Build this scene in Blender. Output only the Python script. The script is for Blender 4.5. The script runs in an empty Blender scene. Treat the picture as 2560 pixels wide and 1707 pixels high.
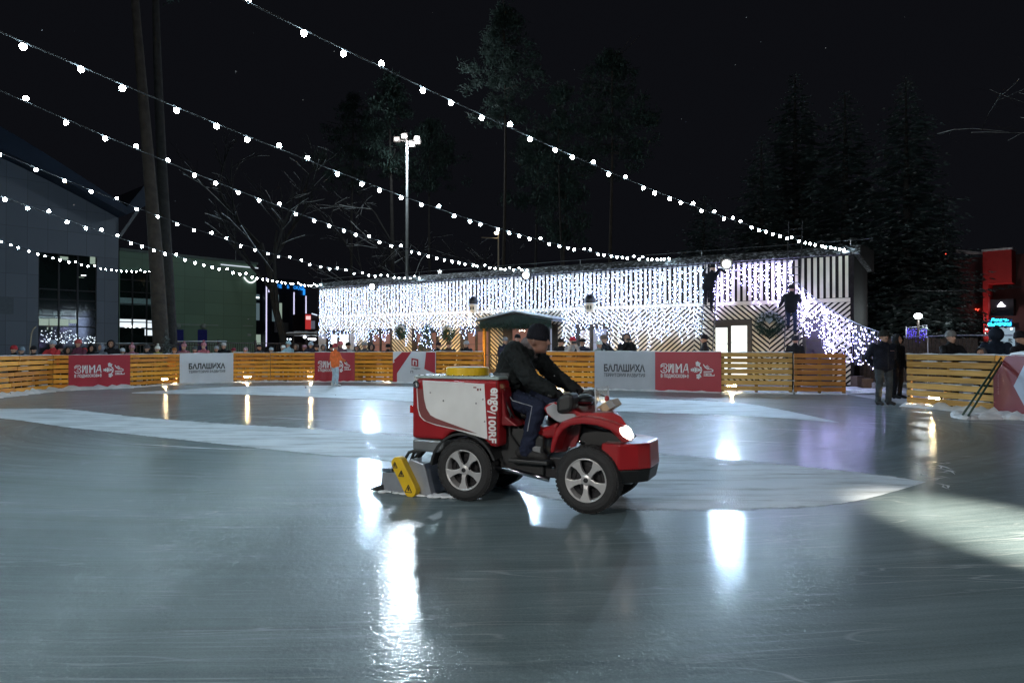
import bpy, bmesh, math, random
import numpy as np
from mathutils import Vector, Matrix, Euler
random.seed(7)
S = bpy.context.scene
C = S.collection
PI = math.pi
# ------------------------------------------------------------------ camera
H = 1.4            # eye height
F = 1707.0         # focal length in photo pixels (24 mm on a 36 mm wide sensor, 2560 px)
cam = bpy.data.objects.new('camera', bpy.data.cameras.new('camera'))
C.objects.link(cam)
cam.location = (0, 0, H)
cam.rotation_euler = (math.radians(90.487), 0, 0)
cam.data.lens = 24; cam.data.sensor_width = 36
cam.data.clip_start = 0.05; cam.data.clip_end = 600
S.camera = cam
# ------------------------------------------------------------------ night sky, exposure
w = bpy.data.worlds.new('World'); S.world = w; w.use_nodes = True
bg = w.node_tree.nodes['Background']
bg.inputs[0].default_value = (0.0027, 0.0029, 0.0040, 1); bg.inputs[1].default_value = 1.0
S.view_settings.view_transform = 'Standard'; S.view_settings.look = 'None'
S.view_settings.exposure = 0.55; S.view_settings.gamma = 1
cy = S.cycles
cy.use_denoising = True; cy.max_bounces = 6; cy.diffuse_bounces = 2; cy.glossy_bounces = 4
cy.transmission_bounces = 6; cy.transparent_max_bounces = 8
cy.caustics_reflective = False; cy.caustics_refractive = False
cy.sample_clamp_indirect = 4.0; cy.sample_clamp_direct = 0.0
try: cy.use_light_tree = True
except Exception: pass
BULB_L = 150.0      # radiance of the festoon bulbs
FAIRY_L = 26.0     # radiance of the fairy lights

# ------------------------------------------------------------------ pixel -> place (photo pixels, 2560 wide)
def P(px, py, d): return Vector(((px-1280)/F*d, d, H+(868-py)/F*d))
def G(px, py):
    d = F*H/(py-868.0)
    return Vector(((px-1280)/F*d, d, 0))

# ------------------------------------------------------------------ materials
MATS = {}
def pm(name, col, rough=0.6, metal=0.0, var=0.12, vscale=6.0, bump=0.0, bscale=40.0, emit=None, estr=0.0, alpha=1.0, trans=0.0, coat=0.0, spec=0.5, sample=True):
    if name in MATS: return MATS[name]
    m = bpy.data.materials.new(name); m.use_nodes = True
    nt = m.node_tree; b = nt.nodes['Principled BSDF']
    b.inputs['Base Color'].default_value = (*col, 1)
    b.inputs['Roughness'].default_value = rough; b.inputs['Metallic'].default_value = metal
    b.inputs['Coat Weight'].default_value = coat
    b.inputs['Specular IOR Level'].default_value = spec
    if trans: b.inputs['Transmission Weight'].default_value = trans
    if alpha < 1: b.inputs['Alpha'].default_value = alpha
    if emit is not None:
        b.inputs['Emission Color'].default_value = (*emit, 1); b.inputs['Emission Strength'].default_value = estr
        if not sample: m.cycles.emission_sampling = 'NONE'
    if var > 0 or bump > 0:
        tc = nt.nodes.new('ShaderNodeTexCoord')
    if var > 0:
        n = nt.nodes.new('ShaderNodeTexNoise'); n.inputs['Scale'].default_value = vscale; n.inputs['Detail'].default_value = 5
        nt.links.new(tc.outputs['Object'], n.inputs['Vector'])
        r = nt.nodes.new('ShaderNodeMapRange'); r.inputs[1].default_value = 0.3; r.inputs[2].default_value = 0.7
        r.inputs[3].default_value = 1-var; r.inputs[4].default_value = 1+var
        nt.links.new(n.outputs['Fac'], r.inputs[0])
        mx = nt.nodes.new('ShaderNodeVectorMath'); mx.operation = 'SCALE'; mx.inputs[0].default_value = col
        nt.links.new(r.outputs[0], mx.inputs['Scale']); nt.links.new(mx.outputs[0], b.inputs['Base Color'])
    if bump > 0:
        n2 = nt.nodes.new('ShaderNodeTexNoise'); n2.inputs['Scale'].default_value = bscale; n2.inputs['Detail'].default_value = 4
        nt.links.new(tc.outputs['Object'], n2.inputs['Vector'])
        bp = nt.nodes.new('ShaderNodeBump'); bp.inputs['Strength'].default_value = bump; bp.inputs['Distance'].default_value = 0.02
        nt.links.new(n2.outputs['Fac'], bp.inputs['Height']); nt.links.new(bp.outputs[0], b.inputs['Normal'])
    MATS[name] = m
    return m
def em(name, col, s, sample=True):
    return pm(name, (0.02, 0.02, 0.02), 0.4, var=0, emit=col, estr=s, sample=sample)
def cloth(col, rough=0.85):
    k = 'cloth_%03d_%03d_%03d' % tuple(int(c*999) for c in col)
    return pm(k, col, rough, var=0.22, vscale=9, bump=0.6, bscale=14, spec=0.2)

# ------------------------------------------------------------------ mesh builder
class MB:
    def __init__(s): s.v = []; s.f = []
    def add(s, vs, fs):
        o = len(s.v); s.v += [tuple(v) for v in vs]; s.f += [tuple(i+o for i in f) for f in fs]
    def box(s, x0, x1, y0, y1, z0, z1, M=None):
        vs = [Vector((x, y, z)) for z in (z0, z1) for y in (y0, y1) for x in (x0, x1)]
        if M: vs = [M @ v for v in vs]
        s.add(vs, [(0,2,3,1), (4,5,7,6), (0,1,5,4), (2,6,7,3), (0,4,6,2), (1,3,7,5)])
    def bar(s, a, b, wx, wz, up=Vector((0,0,1))):
        a = Vector(a); b = Vector(b); d = (b-a); L = d.length; d.normalize()
        x = d.cross(up)
        if x.length < 1e-4: x = d.cross(Vector((1,0,0)))
        x.normalize(); z = x.cross(d)
        vs = []
        for q in (a, b):
            for i, j in ((-1,-1), (1,-1), (1,1), (-1,1)): vs.append(q+x*(i*wx/2)+z*(j*wz/2))
        s.add(vs, [(0,3,2,1), (4,5,6,7), (0,1,5,4), (1,2,6,5), (2,3,7,6), (3,0,4,7)])
    def tube(s, pts, r, n=6, cap=True):
        pts = [Vector(p) for p in pts]; m = len(pts)
        if not isinstance(r, (list, tuple)): r = [r]*m
        vs = []; prev = None
        for i, p in enumerate(pts):
            t = (pts[min(i+1, m-1)]-pts[max(i-1, 0)])
            if t.length < 1e-7: t = Vector((0,0,1))
            t.normalize()
            if prev is None:
                x = t.cross(Vector((0,0,1)))
                if x.length < 0.1: x = t.cross(Vector((1,0,0)))
            else:
                x = prev - t*prev.dot(t)
            x.normalize(); prev = x; y = t.cross(x)
            for k in range(n):
                a = 2*PI*k/n; vs.append(p+(x*math.cos(a)+y*math.sin(a))*r[i])
        fs = []
        for i in range(m-1):
            for k in range(n):
                fs.append((i*n+k, i*n+(k+1) % n, (i+1)*n+(k+1) % n, (i+1)*n+k))
        if cap and n > 2: fs.append(tuple(range(n))[::-1]); fs.append(tuple((m-1)*n+k for k in range(n)))
        s.add(vs, fs)
    def lathe(s, prof, n=24, M=None, a0=0.0, a1=2*PI):   # prof: (r, z) about z
        full = abs(a1-a0-2*PI) < 1e-6; cnt = n if full else n+1; vs = []
        for r, z in prof:
            for k in range(cnt):
                a = a0+(a1-a0)*k/n; vs.append(Vector((r*math.cos(a), r*math.sin(a), z)))
        fs = []
        for i in range(len(prof)-1):
            for k in range(n):
                k2 = (k+1) % cnt if full else k+1
                fs.append((i*cnt+k, i*cnt+k2, (i+1)*cnt+k2, (i+1)*cnt+k))
        if M: vs = [M @ v for v in vs]
        s.add(vs, fs)
    def ball(s, c, r, seg=10, ring=6, M=None):
        rx, ry, rz = r if isinstance(r, (tuple, list)) else (r, r, r)
        c = Vector(c); vs = [Vector((0,0,rz))]
        for i in range(1, ring):
            t = PI*i/ring
            for k in range(seg):
                a = 2*PI*k/seg; vs.append(Vector((rx*math.sin(t)*math.cos(a), ry*math.sin(t)*math.sin(a), rz*math.cos(t))))
        vs.append(Vector((0,0,-rz))); fs = []
        for k in range(seg): fs.append((0, 1+k, 1+(k+1) % seg))
        for i in range(ring-2):
            for k in range(seg):
                fs.append((1+i*seg+k, 1+(i+1)*seg+k, 1+(i+1)*seg+(k+1) % seg, 1+i*seg+(k+1) % seg))
        last = len(vs)-1
        for k in range(seg): fs.append((last, 1+(ring-2)*seg+(k+1) % seg, 1+(ring-2)*seg+k))
        if M: vs = [M @ v for v in vs]
        s.add([v+c for v in vs], fs)
    def octa(s, c, r):
        c = Vector(c)
        vs = [c+Vector(d)*r for d in ((1,0,0), (-1,0,0), (0,1,0), (0,-1,0), (0,0,1), (0,0,-1))]
        s.add(vs, [(0,2,4), (2,1,4), (1,3,4), (3,0,4), (2,0,5), (1,2,5), (3,1,5), (0,3,5)])
    def prism(s, pts, f0, f1):   # polygon pts2d, two maps 2d->3d
        n = len(pts)
        vs = [Vector(f0(*p)) for p in pts]+[Vector(f1(*p)) for p in pts]
        s.add(vs, [tuple(range(n))[::-1], tuple(range(n, 2*n))]+[(i, (i+1) % n, n+(i+1) % n, n+i) for i in range(n)])
    def mesh(s, name):
        me = bpy.data.meshes.new(name); me.from_pydata(s.v, [], s.f); me.update()
        return me
    def build(s, name, mat, parent=None, smooth=False, bevel=0, fixn=False, subd=0):
        me = s.mesh(name)
        if fixn:
            bm = bmesh.new(); bm.from_mesh(me); bmesh.ops.recalc_face_normals(bm, faces=bm.faces); bm.to_mesh(me); bm.free()
        if smooth: me.polygons.foreach_set('use_smooth', [True]*len(me.polygons))
        me.materials.append(mat)
        o = bpy.data.objects.new(name, me); C.objects.link(o)
        if parent: o.parent = parent
        if bevel:
            b = o.modifiers.new('bevel', 'BEVEL'); b.width = bevel; b.segments = 2; b.limit_method = 'ANGLE'; b.angle_limit = 0.6
        if subd:
            b = o.modifiers.new('subd', 'SUBSURF'); b.levels = subd; b.render_levels = subd
        return o
def tag(o, label=None, cat=None, group=None, kind=None):
    if label: o['label'] = label
    if cat: o['category'] = cat
    if group: o['group'] = group
    if kind: o['kind'] = kind
    return o
def thing(name, label, cat, loc=(0,0,0), rotz=0.0, group=None):
    o = bpy.data.objects.new(name, None); C.objects.link(o); o.empty_display_size = 0.2
    o.location = loc; o.rotation_euler = (0, 0, rotz)
    return tag(o, label, cat, group)
def struct(name, mb, mat, smooth=False):
    return tag(mb.build(name, mat, smooth=smooth), kind='structure')
def copy_tree(o, parent=None):
    c = o.copy(); C.objects.link(c)
    if parent: c.parent = parent
    for ch in [x for x in S.objects if x.parent == o]: copy_tree(ch, c)
    return c
def text_mesh(txt, bold=0.0, space=1.0):
    cu = bpy.data.curves.new('txt', 'FONT'); cu.body = txt; cu.size = 1; cu.extrude = 0; cu.offset = bold; cu.resolution_u = 3
    cu.space_character = space
    o = bpy.data.objects.new('txt', cu); C.objects.link(o)
    dg = bpy.context.evaluated_depsgraph_get(); dg.update()
    me = o.evaluated_get(dg).to_mesh()
    vs = [v.co.copy() for v in me.vertices]; fs = [tuple(p.vertices) for p in me.polygons]
    o.evaluated_get(dg).to_mesh_clear(); bpy.data.objects.remove(o); bpy.data.curves.remove(cu)
    return vs, fs
def text_into(mb, txt, mapf, w=None, h=None, x=0, y=0, bold=0.0, space=1.0):
    """write txt with its lower left corner at x, y of a 2D frame mapped to 3D by mapf"""
    vs, fs = text_mesh(txt, bold, space)
    x0 = min(v.x for v in vs); x1 = max(v.x for v in vs); y0 = min(v.y for v in vs); y1 = max(v.y for v in vs)
    sx = (w/(x1-x0)) if w else h/(y1-y0)
    sy = (h/(y1-y0)) if h else sx
    mb.add([mapf(x+(v.x-x0)*sx, y+(v.y-y0)*sy) for v in vs], fs)
def catmull(pts, n=6, closed=False):
    out = []; m = len(pts)
    rng = range(m if closed else m-1)
    for i in rng:
        p0 = pts[(i-1) % m] if closed or i > 0 else pts[i]; p1 = pts[i]; p2 = pts[(i+1) % m]
        p3 = pts[(i+2) % m] if closed or i+2 < m else p2
        for k in range(n):
            t = k/n
            out.append(tuple(0.5*((2*b)+(-a+c)*t+(2*a-5*b+4*c-d)*t*t+(-a+3*b-3*c+d)*t**3) for a, b, c, d in zip(p0, p1, p2, p3)))
    if not closed: out.append(tuple(pts[-1]))
    return out
# ================================================================== ground, ice, snow
def ice_mat():
    m = bpy.data.materials.new('wet_ice'); m.use_nodes = True; nt = m.node_tree; b = nt.nodes['Principled BSDF']
    N = nt.nodes.new; L = nt.links.new
    g = N('ShaderNodeNewGeometry')
    def noise(sc, det, rough=.55, dist=0, vec=None):
        n = N('ShaderNodeTexNoise'); n.inputs['Scale'].default_value = sc; n.inputs['Detail'].default_value = det; n.inputs['Roughness'].default_value = rough; n.inputs['Distortion'].default_value = dist
        L(vec or g.outputs['Position'], n.inputs['Vector']); return n.outputs['Fac']
    def math_(op, a, c):
        n = N('ShaderNodeMath'); n.operation = op
        for k, v in enumerate((a, c)):
            if isinstance(v, (int, float)): n.inputs[k].default_value = v
            else: L(v, n.inputs[k])
        return n.outputs[0]
    def rng(v, a, c, d, e):
        n = N('ShaderNodeMapRange'); n.inputs[1].default_value = a; n.inputs[2].default_value = c; n.inputs[3].default_value = d; n.inputs[4].default_value = e; L(v, n.inputs[0]); return n.outputs[0]
    # polar coordinates about the middle of the rink: drag marks run round it
    cv = N('ShaderNodeVectorMath'); cv.operation = 'SUBTRACT'; cv.inputs[1].default_value = (-2.0, 13.0, 0); L(g.outputs['Position'], cv.inputs[0])
    sp = N('ShaderNodeSeparateXYZ'); L(cv.outputs[0], sp.inputs[0])
    x2 = math_('MULTIPLY', sp.outputs[0], .62)
    rad = math_('SQRT', math_('ADD', math_('MULTIPLY', x2, x2), math_('MULTIPLY', sp.outputs[1], sp.outputs[1])), 0)
    an = math_('ARCTAN2', sp.outputs[1], x2)
    def polar(kr, ka):
        c = N('ShaderNodeCombineXYZ'); L(math_('MULTIPLY', rad, kr), c.inputs[0]); L(math_('MULTIPLY', an, ka), c.inputs[1]); return c.outputs[0]
    s1 = noise(1.0, 6, .62, .3, polar(5.0, 2.2)); s2 = noise(1.0, 4, .6, .2, polar(26.0, 5.0)); big = noise(.33, 6, .6); fine = noise(75, 4, .7); mid = noise(9, 6, .65)
    f = math_('ADD', math_('ADD', math_('MULTIPLY', s1, .28), math_('MULTIPLY', big, .30)), math_('ADD', math_('MULTIPLY', fine, .27), math_('MULTIPLY', s2, .15)))
    cr = N('ShaderNodeValToRGB'); e = cr.color_ramp.elements; e[0].position = .36; e[0].color = (.056,.084,.094,1); e[1].position = .66; e[1].color = (.188,.244,.264,1); L(f, cr.inputs[0])
    # thin skate and blade scratches: narrow ridges of stretched noise in three directions
    def ridge(vec, sc, wd):
        n_ = noise(sc, 2, .5, .4, vec); return rng(math_('ABSOLUTE', math_('SUBTRACT', n_, .5), 0), 0, wd, 1, 0)
    def turned(deg, sx, sy):
        mp = N('ShaderNodeMapping'); mp.inputs['Rotation'].default_value = (0, 0, math.radians(deg)); mp.inputs['Scale'].default_value = (sx, sy, 1); L(g.outputs['Position'], mp.inputs[0]); return mp.outputs[0]
    sc_ = math_('MAXIMUM', math_('MAXIMUM', ridge(polar(7.0, 1.6), 1.0, .012), ridge(turned(28, .35, 4.5), 1.0, .010)), ridge(turned(-35, .4, 4.0), 1.0, .009))
    msk = rng(noise(1.1, 4, .6), .42, .68, 0, .55); sc_ = math_('MULTIPLY', sc_, msk)
    mxs = N('ShaderNodeMix'); mxs.data_type = 'RGBA'; L(sc_, mxs.inputs[0]); L(cr.outputs[0], mxs.inputs[6]); mxs.inputs[7].default_value = (.42,.47,.49,1); L(mxs.outputs[2], b.inputs['Base Color'])
    b.inputs['Roughness'].default_value = .45; b.inputs['Specular IOR Level'].default_value = .05
    L(rng(math_('ADD', math_('MULTIPLY', s1, .6), math_('MULTIPLY', mid, .4)), .36, .64, .62, .32), b.inputs['Coat Weight'])
    b.inputs['Coat IOR'].default_value = 1.33
    L(rng(math_('ADD', math_('MULTIPLY', s1, .5), math_('MULTIPLY', mid, .5)), .36, .66, .025, .11), b.inputs['Coat Roughness'])
    grain = noise(26, 3, .55)
    hgt = math_('ADD', math_('ADD', math_('MULTIPLY', fine, .10), math_('MULTIPLY', mid, .8)), math_('ADD', math_('MULTIPLY', s2, .45), math_('MULTIPLY', grain, 1.0)))
    bp = N('ShaderNodeBump'); bp.inputs['Strength'].default_value = .25; bp.inputs['Distance'].default_value = .0085
    L(hgt, bp.inputs['Height']); L(bp.outputs[0], b.inputs['Normal']); L(bp.outputs[0], b.inputs['Coat Normal'])
    return m
def snow_mat(name, a, c, sc=3.0, rough=0.75, bump=0.5, bs=18):
    m = bpy.data.materials.new(name); m.use_nodes = True; nt = m.node_tree; b = nt.nodes['Principled BSDF']
    N = nt.nodes.new; L = nt.links.new; g = N('ShaderNodeNewGeometry')
    n = N('ShaderNodeTexNoise'); n.inputs['Scale'].default_value = sc; n.inputs['Detail'].default_value = 8; L(g.outputs['Position'], n.inputs['Vector'])
    cr = N('ShaderNodeValToRGB'); cr.color_ramp.elements[0].position = 0.35; cr.color_ramp.elements[0].color = (*a, 1); cr.color_ramp.elements[1].position = 0.65; cr.color_ramp.elements[1].color = (*c, 1)
    L(n.outputs['Fac'], cr.inputs[0]); L(cr.outputs[0], b.inputs['Base Color']); b.inputs['Roughness'].default_value = rough
    n2 = N('ShaderNodeTexNoise'); n2.inputs['Scale'].default_value = bs; n2.inputs['Detail'].default_value = 6; L(g.outputs['Position'], n2.inputs['Vector'])
    bp = N('ShaderNodeBump'); bp.inputs['Strength'].default_value = bump; bp.inputs['Distance'].default_value = 0.03
    L(n2.outputs['Fac'], bp.inputs['Height']); L(bp.outputs[0], b.inputs['Normal'])
    return m
M_ICE = ice_mat()
M_FROST = snow_mat('frosted_ice', (0.50, 0.56, 0.62), (0.64, 0.70, 0.76), 1.2, 0.62, 0.5, 60)
def fray(m):      # thin dry frost: the wet ice shows through in places
    nt = m.node_tree; b = nt.nodes['Principled BSDF']; N = nt.nodes.new; g = N('ShaderNodeNewGeometry'); mp = N('ShaderNodeMapping'); mp.inputs['Rotation'].default_value = (0,0,math.radians(12)); mp.inputs['Scale'].default_value = (.5,3.2,1)
    nt.links.new(g.outputs['Position'], mp.inputs[0]); n = N('ShaderNodeTexNoise'); n.inputs['Scale'].default_value = 1.6; n.inputs['Detail'].default_value = 9; n.inputs['Roughness'].default_value = .68; nt.links.new(mp.outputs[0], n.inputs[0])
    r = N('ShaderNodeMapRange'); r.inputs[1].default_value = .34; r.inputs[2].default_value = .52; r.inputs[3].default_value = .50; r.inputs[4].default_value = .98; nt.links.new(n.outputs['Fac'], r.inputs[0]); at = N('ShaderNodeAttribute'); at.attribute_name = 'edge'; n3 = N('ShaderNodeTexNoise'); n3.inputs['Scale'].default_value = 5; n3.inputs['Detail'].default_value = 8; n3.inputs['Roughness'].default_value = .7; nt.links.new(g.outputs['Position'], n3.inputs[0])
    ad = N('ShaderNodeMath'); ad.operation = 'ADD'; nt.links.new(at.outputs['Fac'], ad.inputs[0]); nt.links.new(n3.outputs['Fac'], ad.inputs[1]); r2 = N('ShaderNodeMapRange'); r2.interpolation_type = 'SMOOTHSTEP'; r2.inputs[1].default_value = .62; r2.inputs[2].default_value = 1.12; nt.links.new(ad.outputs[0], r2.inputs[0]); ml_ = N('ShaderNodeMath'); ml_.operation = 'MULTIPLY'; nt.links.new(r.outputs[0], ml_.inputs[0]); nt.links.new(r2.outputs[0], ml_.inputs[1]); nt.links.new(ml_.outputs[0], b.inputs['Alpha'])
fray(M_FROST)
M_SNOW = snow_mat('snow', (0.60, 0.63, 0.67), (0.80, 0.82, 0.85), 4.0, 0.8, 0.8, 16)
M_GROUND = snow_mat('trodden_snow', (0.16, 0.16, 0.17), (0.42, 0.43, 0.46), 0.9, 0.9, 0.8, 9)

# fence line: photo pixel, ground row, top row
FN = [(-420,1040,896), (-75,1000,891), (133,977,888.5), (325,969,886), (449,960.5,885), (583,956,882), (676,955,881.5), (787,955,881), (887,955.5,879.8),
      (983,957,880), (1090,959,879), (1207,962,879), (1335,970,879), (1487,974,878.6), (1638,978,879), (1803,982,880), (1981,984.5,882.5), (1985,984.5,883), (2115,986,884.6),
      (2266,1014,885.4), (2488,1034,888), (2760,1075,893)]
def fnode(px):
    for i in range(len(FN)):
        if abs(FN[i][0]-px) < 0.5: return FN[i]
def fbase(px):
    n = fnode(px); return G(n[0], n[1])
def fence_depth(px):
    for a, b in zip(FN, FN[1:]):
        if a[0] <= px <= b[0]:
            A = G(a[0], a[1]); B = G(b[0], b[1]); k = (px-1280)/F
            # ray x = k*y on segment A-B
            t = (k*A.y-A.x)/((B.x-A.x)-k*(B.y-A.y)); return A.y+(B.y-A.y)*t
    return 25.0
mb = MB(); R = 260
mb.add([(-R,-R,-0.03), (R,-R,-0.03), (R,R,-0.03), (-R,R,-0.03)], [(0,1,2,3)])
struct('ground', mb, M_GROUND)
rim = [G(n[0], n[1]-1.2) for n in FN]
rim = [Vector((-19.5,6,0)), Vector((-21,11,0))]+rim+[Vector((13,9,0)), Vector((14,3,0)), Vector((13,-5,0)), Vector((6,-11,0)), Vector((-6,-12,0)), Vector((-15,-7,0)), Vector((-19,0,0))]
mb = MB(); mb.add([(v.x, v.y, 0) for v in rim], [tuple(range(len(rim)))[::-1]])
struct('ice', mb, M_ICE)
# frosted, not yet resurfaced ice
def ground_poly(mb, pts, z, n=5):
    q = [tuple(G(*p))[:2] for p in pts]
    q = catmull(q, n, True)
    mb.add([(a, b, z) for a, b in q], [tuple(range(len(q)))])
EDGE = {}
def strip_poly(mb, up, lo, z):
    """band between an upper and a lower edge given in photo pixels with equal x"""
    u = catmull([tuple(G(*p))[:2] for p in up], 6); l = catmull([tuple(G(*p))[:2] for p in lo], 6)
    m = min(len(u), len(l)); rows = ((-.05,0), (.06,.62), (.22,1), (.5,1), (.80,1), (.95,.7), (1.03,0)); vs = []
    for t, e in rows:
        for (a, b), (c, d) in zip(u[:m], l[:m]): vs.append((a+(c-a)*t, b+(d-b)*t, z)); EDGE[len(mb.v)+len(vs)-1] = e
    mb.add(vs, [(r*m+i, r*m+m+i, r*m+m+i+1, r*m+i+1) for r in range(len(rows)-1) for i in range(m-1)])
mb = MB()
strip_poly(mb, [(-260,1022), (0,1021), (163,1022), (337,1041), (544,1057), (789,1071), (1029,1090), (1330,1112), (1645,1133), (1846,1150), (2040,1168), (2200,1186), (2312,1204)],
               [(-260,1034), (0,1046), (163,1068), (435,1098), (762,1133), (969,1153), (1120,1180), (1330,1238), (1541,1270), (1748,1277), (1925,1272), (2129,1255), (2314,1205)], 0.004)
strip_poly(mb, [(330,981), (457,973), (582,966), (762,963), (1029,966), (1330,984), (1563,994), (1824,1005), (1933,1020), (2096,1055)],
               [(330,983), (457,985), (582,986), (762,992), (1029,1004), (1330,1018), (1579,1030), (1824,1039), (1990,1048), (2098,1057)], 0.004)
# scrape marks where runs cross on the right
random.seed(3)
for i in range(26):
    x = 2300+random.uniform(-20,70); y = 1150+random.uniform(0,62); dx = random.uniform(14,46); dy = random.uniform(-3,16)
    a = G(x, y); b_ = G(x+dx, y+dy); t = random.uniform(0.006,0.02); n = Vector((-(b_-a).y, (b_-a).x, 0)).normalized()*t; mid = (a+b_)/2+n*random.uniform(-4,4)
    mb.add([(v.x, v.y, 0.004+0.0003*i/26) for v in (a, mid-n, b_, mid+n)], [(0,1,2,3)])
for i in range(30):   # faint long drag lines of dry frost
    x = random.uniform(200,2300); y = random.uniform(990,1120); L_ = random.uniform(120,420)
    if 0 < y < 1150 and not (900 < x < 1500):
        a = G(x, y); b_ = G(x+L_, y+L_*random.uniform(0.02,0.06)); t = random.uniform(0.012,0.03); n = Vector((-(b_-a).y, (b_-a).x, 0)).normalized()*t
        mb.add([(v.x, v.y, 0.0046+0.00002*i) for v in (a, (a+b_)/2-n, b_, (a+b_)/2+n)], [(0,1,2,3)])
fo = struct('frosted_ice', mb, M_FROST)
at_ = fo.data.attributes.new('edge', 'FLOAT', 'POINT')
for i in range(len(fo.data.vertices)): at_.data[i].value = EDGE.get(i, .8)

# ================================================================== slatted fence round the rink
def wood_mat(name, a, c):
    m = bpy.data.materials.new(name); m.use_nodes = True; nt = m.node_tree; b = nt.nodes['Principled BSDF']
    N = nt.nodes.new; L = nt.links.new; t = N('ShaderNodeTexCoord'); g = N('ShaderNodeNewGeometry')
    mp = N('ShaderNodeMapping'); mp.inputs['Scale'].default_value = (1.6, 22, 26); L(t.outputs['Object'], mp.inputs['Vector'])
    n = N('ShaderNodeTexNoise'); n.inputs['Scale'].default_value = 1.0; n.inputs['Detail'].default_value = 7; n.inputs['Distortion'].default_value = 0.6; L(mp.outputs[0], n.inputs['Vector'])
    ad = N('ShaderNodeMath'); ad.operation = 'ADD'; L(n.outputs['Fac'], ad.inputs[0])
    rm = N('ShaderNodeMath'); rm.operation = 'MULTIPLY_ADD'; rm.inputs[1].default_value = 0.46; rm.inputs[2].default_value = -0.22; L(g.outputs['Random Per Island'], rm.inputs[0]); L(rm.outputs[0], ad.inputs[1])
    cr = N('ShaderNodeValToRGB'); cr.color_ramp.elements[0].position = 0.28; cr.color_ramp.elements[0].color = (*a, 1); cr.color_ramp.elements[1].position = 0.7; cr.color_ramp.elements[1].color = (*c, 1)
    L(ad.outputs[0], cr.inputs[0]); L(cr.outputs[0], b.inputs['Base Color']); b.inputs['Roughness'].default_value = 0.62
    bp = N('ShaderNodeBump'); bp.inputs['Strength'].default_value = 0.3; bp.inputs['Distance'].default_value = 0.01; L(n.outputs['Fac'], bp.inputs['Height']); L(bp.outputs[0], b.inputs['Normal'])
    return m
M_WOOD = wood_mat('ochre_wood', (0.55, 0.17, 0.010), (0.95, 0.40, 0.032))
M_WOODO = wood_mat('orange_wood', (0.36, 0.12, 0.02), (0.60, 0.25, 0.05))
M_WOODP = wood_mat('pale_wood', (0.42, 0.22, 0.05), (0.76, 0.46, 0.14))
M_POST = pm('fence_post_wood', (0.16, 0.09, 0.03), 0.8, var=0.3)
def frame_of(pxa, pxb):
    A = fbase(pxa); B = fbase(pxb); d = B-A; L = d.length
    na, nb = fnode(pxa), fnode(pxb)
    h = (H-(na[2]-868)/F*A.y + H-(nb[2]-868)/F*B.y)/2
    return A, math.atan2(d.y, d.x), L, h
def snow_cap(L, h, parent, y0=-0.03, y1=0.11, th=0.03):
    mb = MB(); n = max(6, int(L/0.16)); vs = []
    for i in range(n+1):
        x = L*i/n; t = th*random.uniform(0.25,1.1)
        for y, z in ((y0,0), (y0+0.015, t*0.7), ((y0+y1)/2, t), (y1-0.015, t*0.75), (y1,0)):
            vs.append((x, y+random.uniform(-.006,.006), h+z))
    fs = [(i*5+k, i*5+k+1, (i+1)*5+k+1, (i+1)*5+k) for i in range(n) for k in range(4)]
    mb.add(vs, fs); return mb.build('snow_cap', M_SNOW, parent, smooth=True, fixn=True)
def fence_panel(pxa, pxb, label, wood=None, rows=7, posts=None, cap=True, lift=0.05, snow_on=0.0):
    A, rz, L, h = frame_of(pxa, pxb)
    t = thing('fence_panel', label, 'fence panel', A, rz, 'slatted wooden fence panels round the rink')
    pitch = (h-lift)/rows; bh = pitch*0.77
    mb = MB()
    for r in range(rows):
        z0 = lift+r*pitch+(pitch-bh)
        segs = [0.0, L] if L < 2.6 else [0.0, L*random.uniform(0.42,0.58), L]
        for a, b in zip(segs, segs[1:]):
            dz = random.uniform(-.008,.008); e = random.uniform(0.0,0.012)
            mb.box(a+0.004, b-0.004-e, random.uniform(-.004,.003), 0.024, z0+dz, z0+bh+dz+random.uniform(-.006,.004))
    mb.build('slat_panel', wood or M_WOOD, t, bevel=0.004)
    npost = posts or max(2, int(round(L/1.15))+1)
    for i in range(npost):
        x = 0.05+(L-0.10)*i/(npost-1); mb = MB(); mb.box(x-0.045, x+0.045, 0.027, 0.085, 0, h-0.02); mb.build('post', M_POST, t)
    if cap: snow_cap(L, h, t)
    if snow_on > 0:
        mb = MB()
        for r in range(rows):
            z = lift+r*pitch+pitch
            for k in range(int(L/0.25)):
                if random.random() < snow_on:
                    x = random.uniform(0, L-0.3); wd = random.uniform(0.1,0.5)
                    mb.ball((x+wd/2, 0.0, z-pitch+0.0+ (pitch-bh)*0.25), (wd/2, 0.03, random.uniform(.008,.02)), 8, 4)
        if mb.v: mb.build('snow_cap', M_SNOW, t, smooth=True)
    return t
random.seed(11)
fence_panel(-420,-75, 'slatted fence panel at the far left edge of the ice')
fence_panel(-75,133, 'ochre slatted fence panel left of the first red banner, snow on its lowest board', snow_on=.15)
fence_panel(133,325, 'ochre slatted fence panel behind the leftmost red banner')
fence_panel(325,449, 'ochre slatted fence panel between the leftmost red banner and the white banner')
fence_panel(449,583, 'slatted fence panel hidden behind the white lettered banner')
fence_panel(583,676, 'ochre slatted fence panel just right of the white banner with a lamp glowing through it')
fence_panel(676,787, 'ochre slatted fence panel just left of the child in the orange jacket')
fence_panel(787,887, 'slatted fence panel behind the red banner where the orange child stands')
fence_panel(887,983, 'ochre slatted fence panel between the second red banner and the park banner')
fence_panel(983,1090, 'slatted fence panel behind the white park banner with red shapes')
fence_panel(1090,1207, 'ochre slatted fence panel left of the entrance gap under the canopy')
fence_panel(1335,1487, 'ochre slatted fence panel beyond the driver, left of the grey banner')
fence_panel(1487,1638, 'slatted fence panel behind the pale grey lettered banner')
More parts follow.
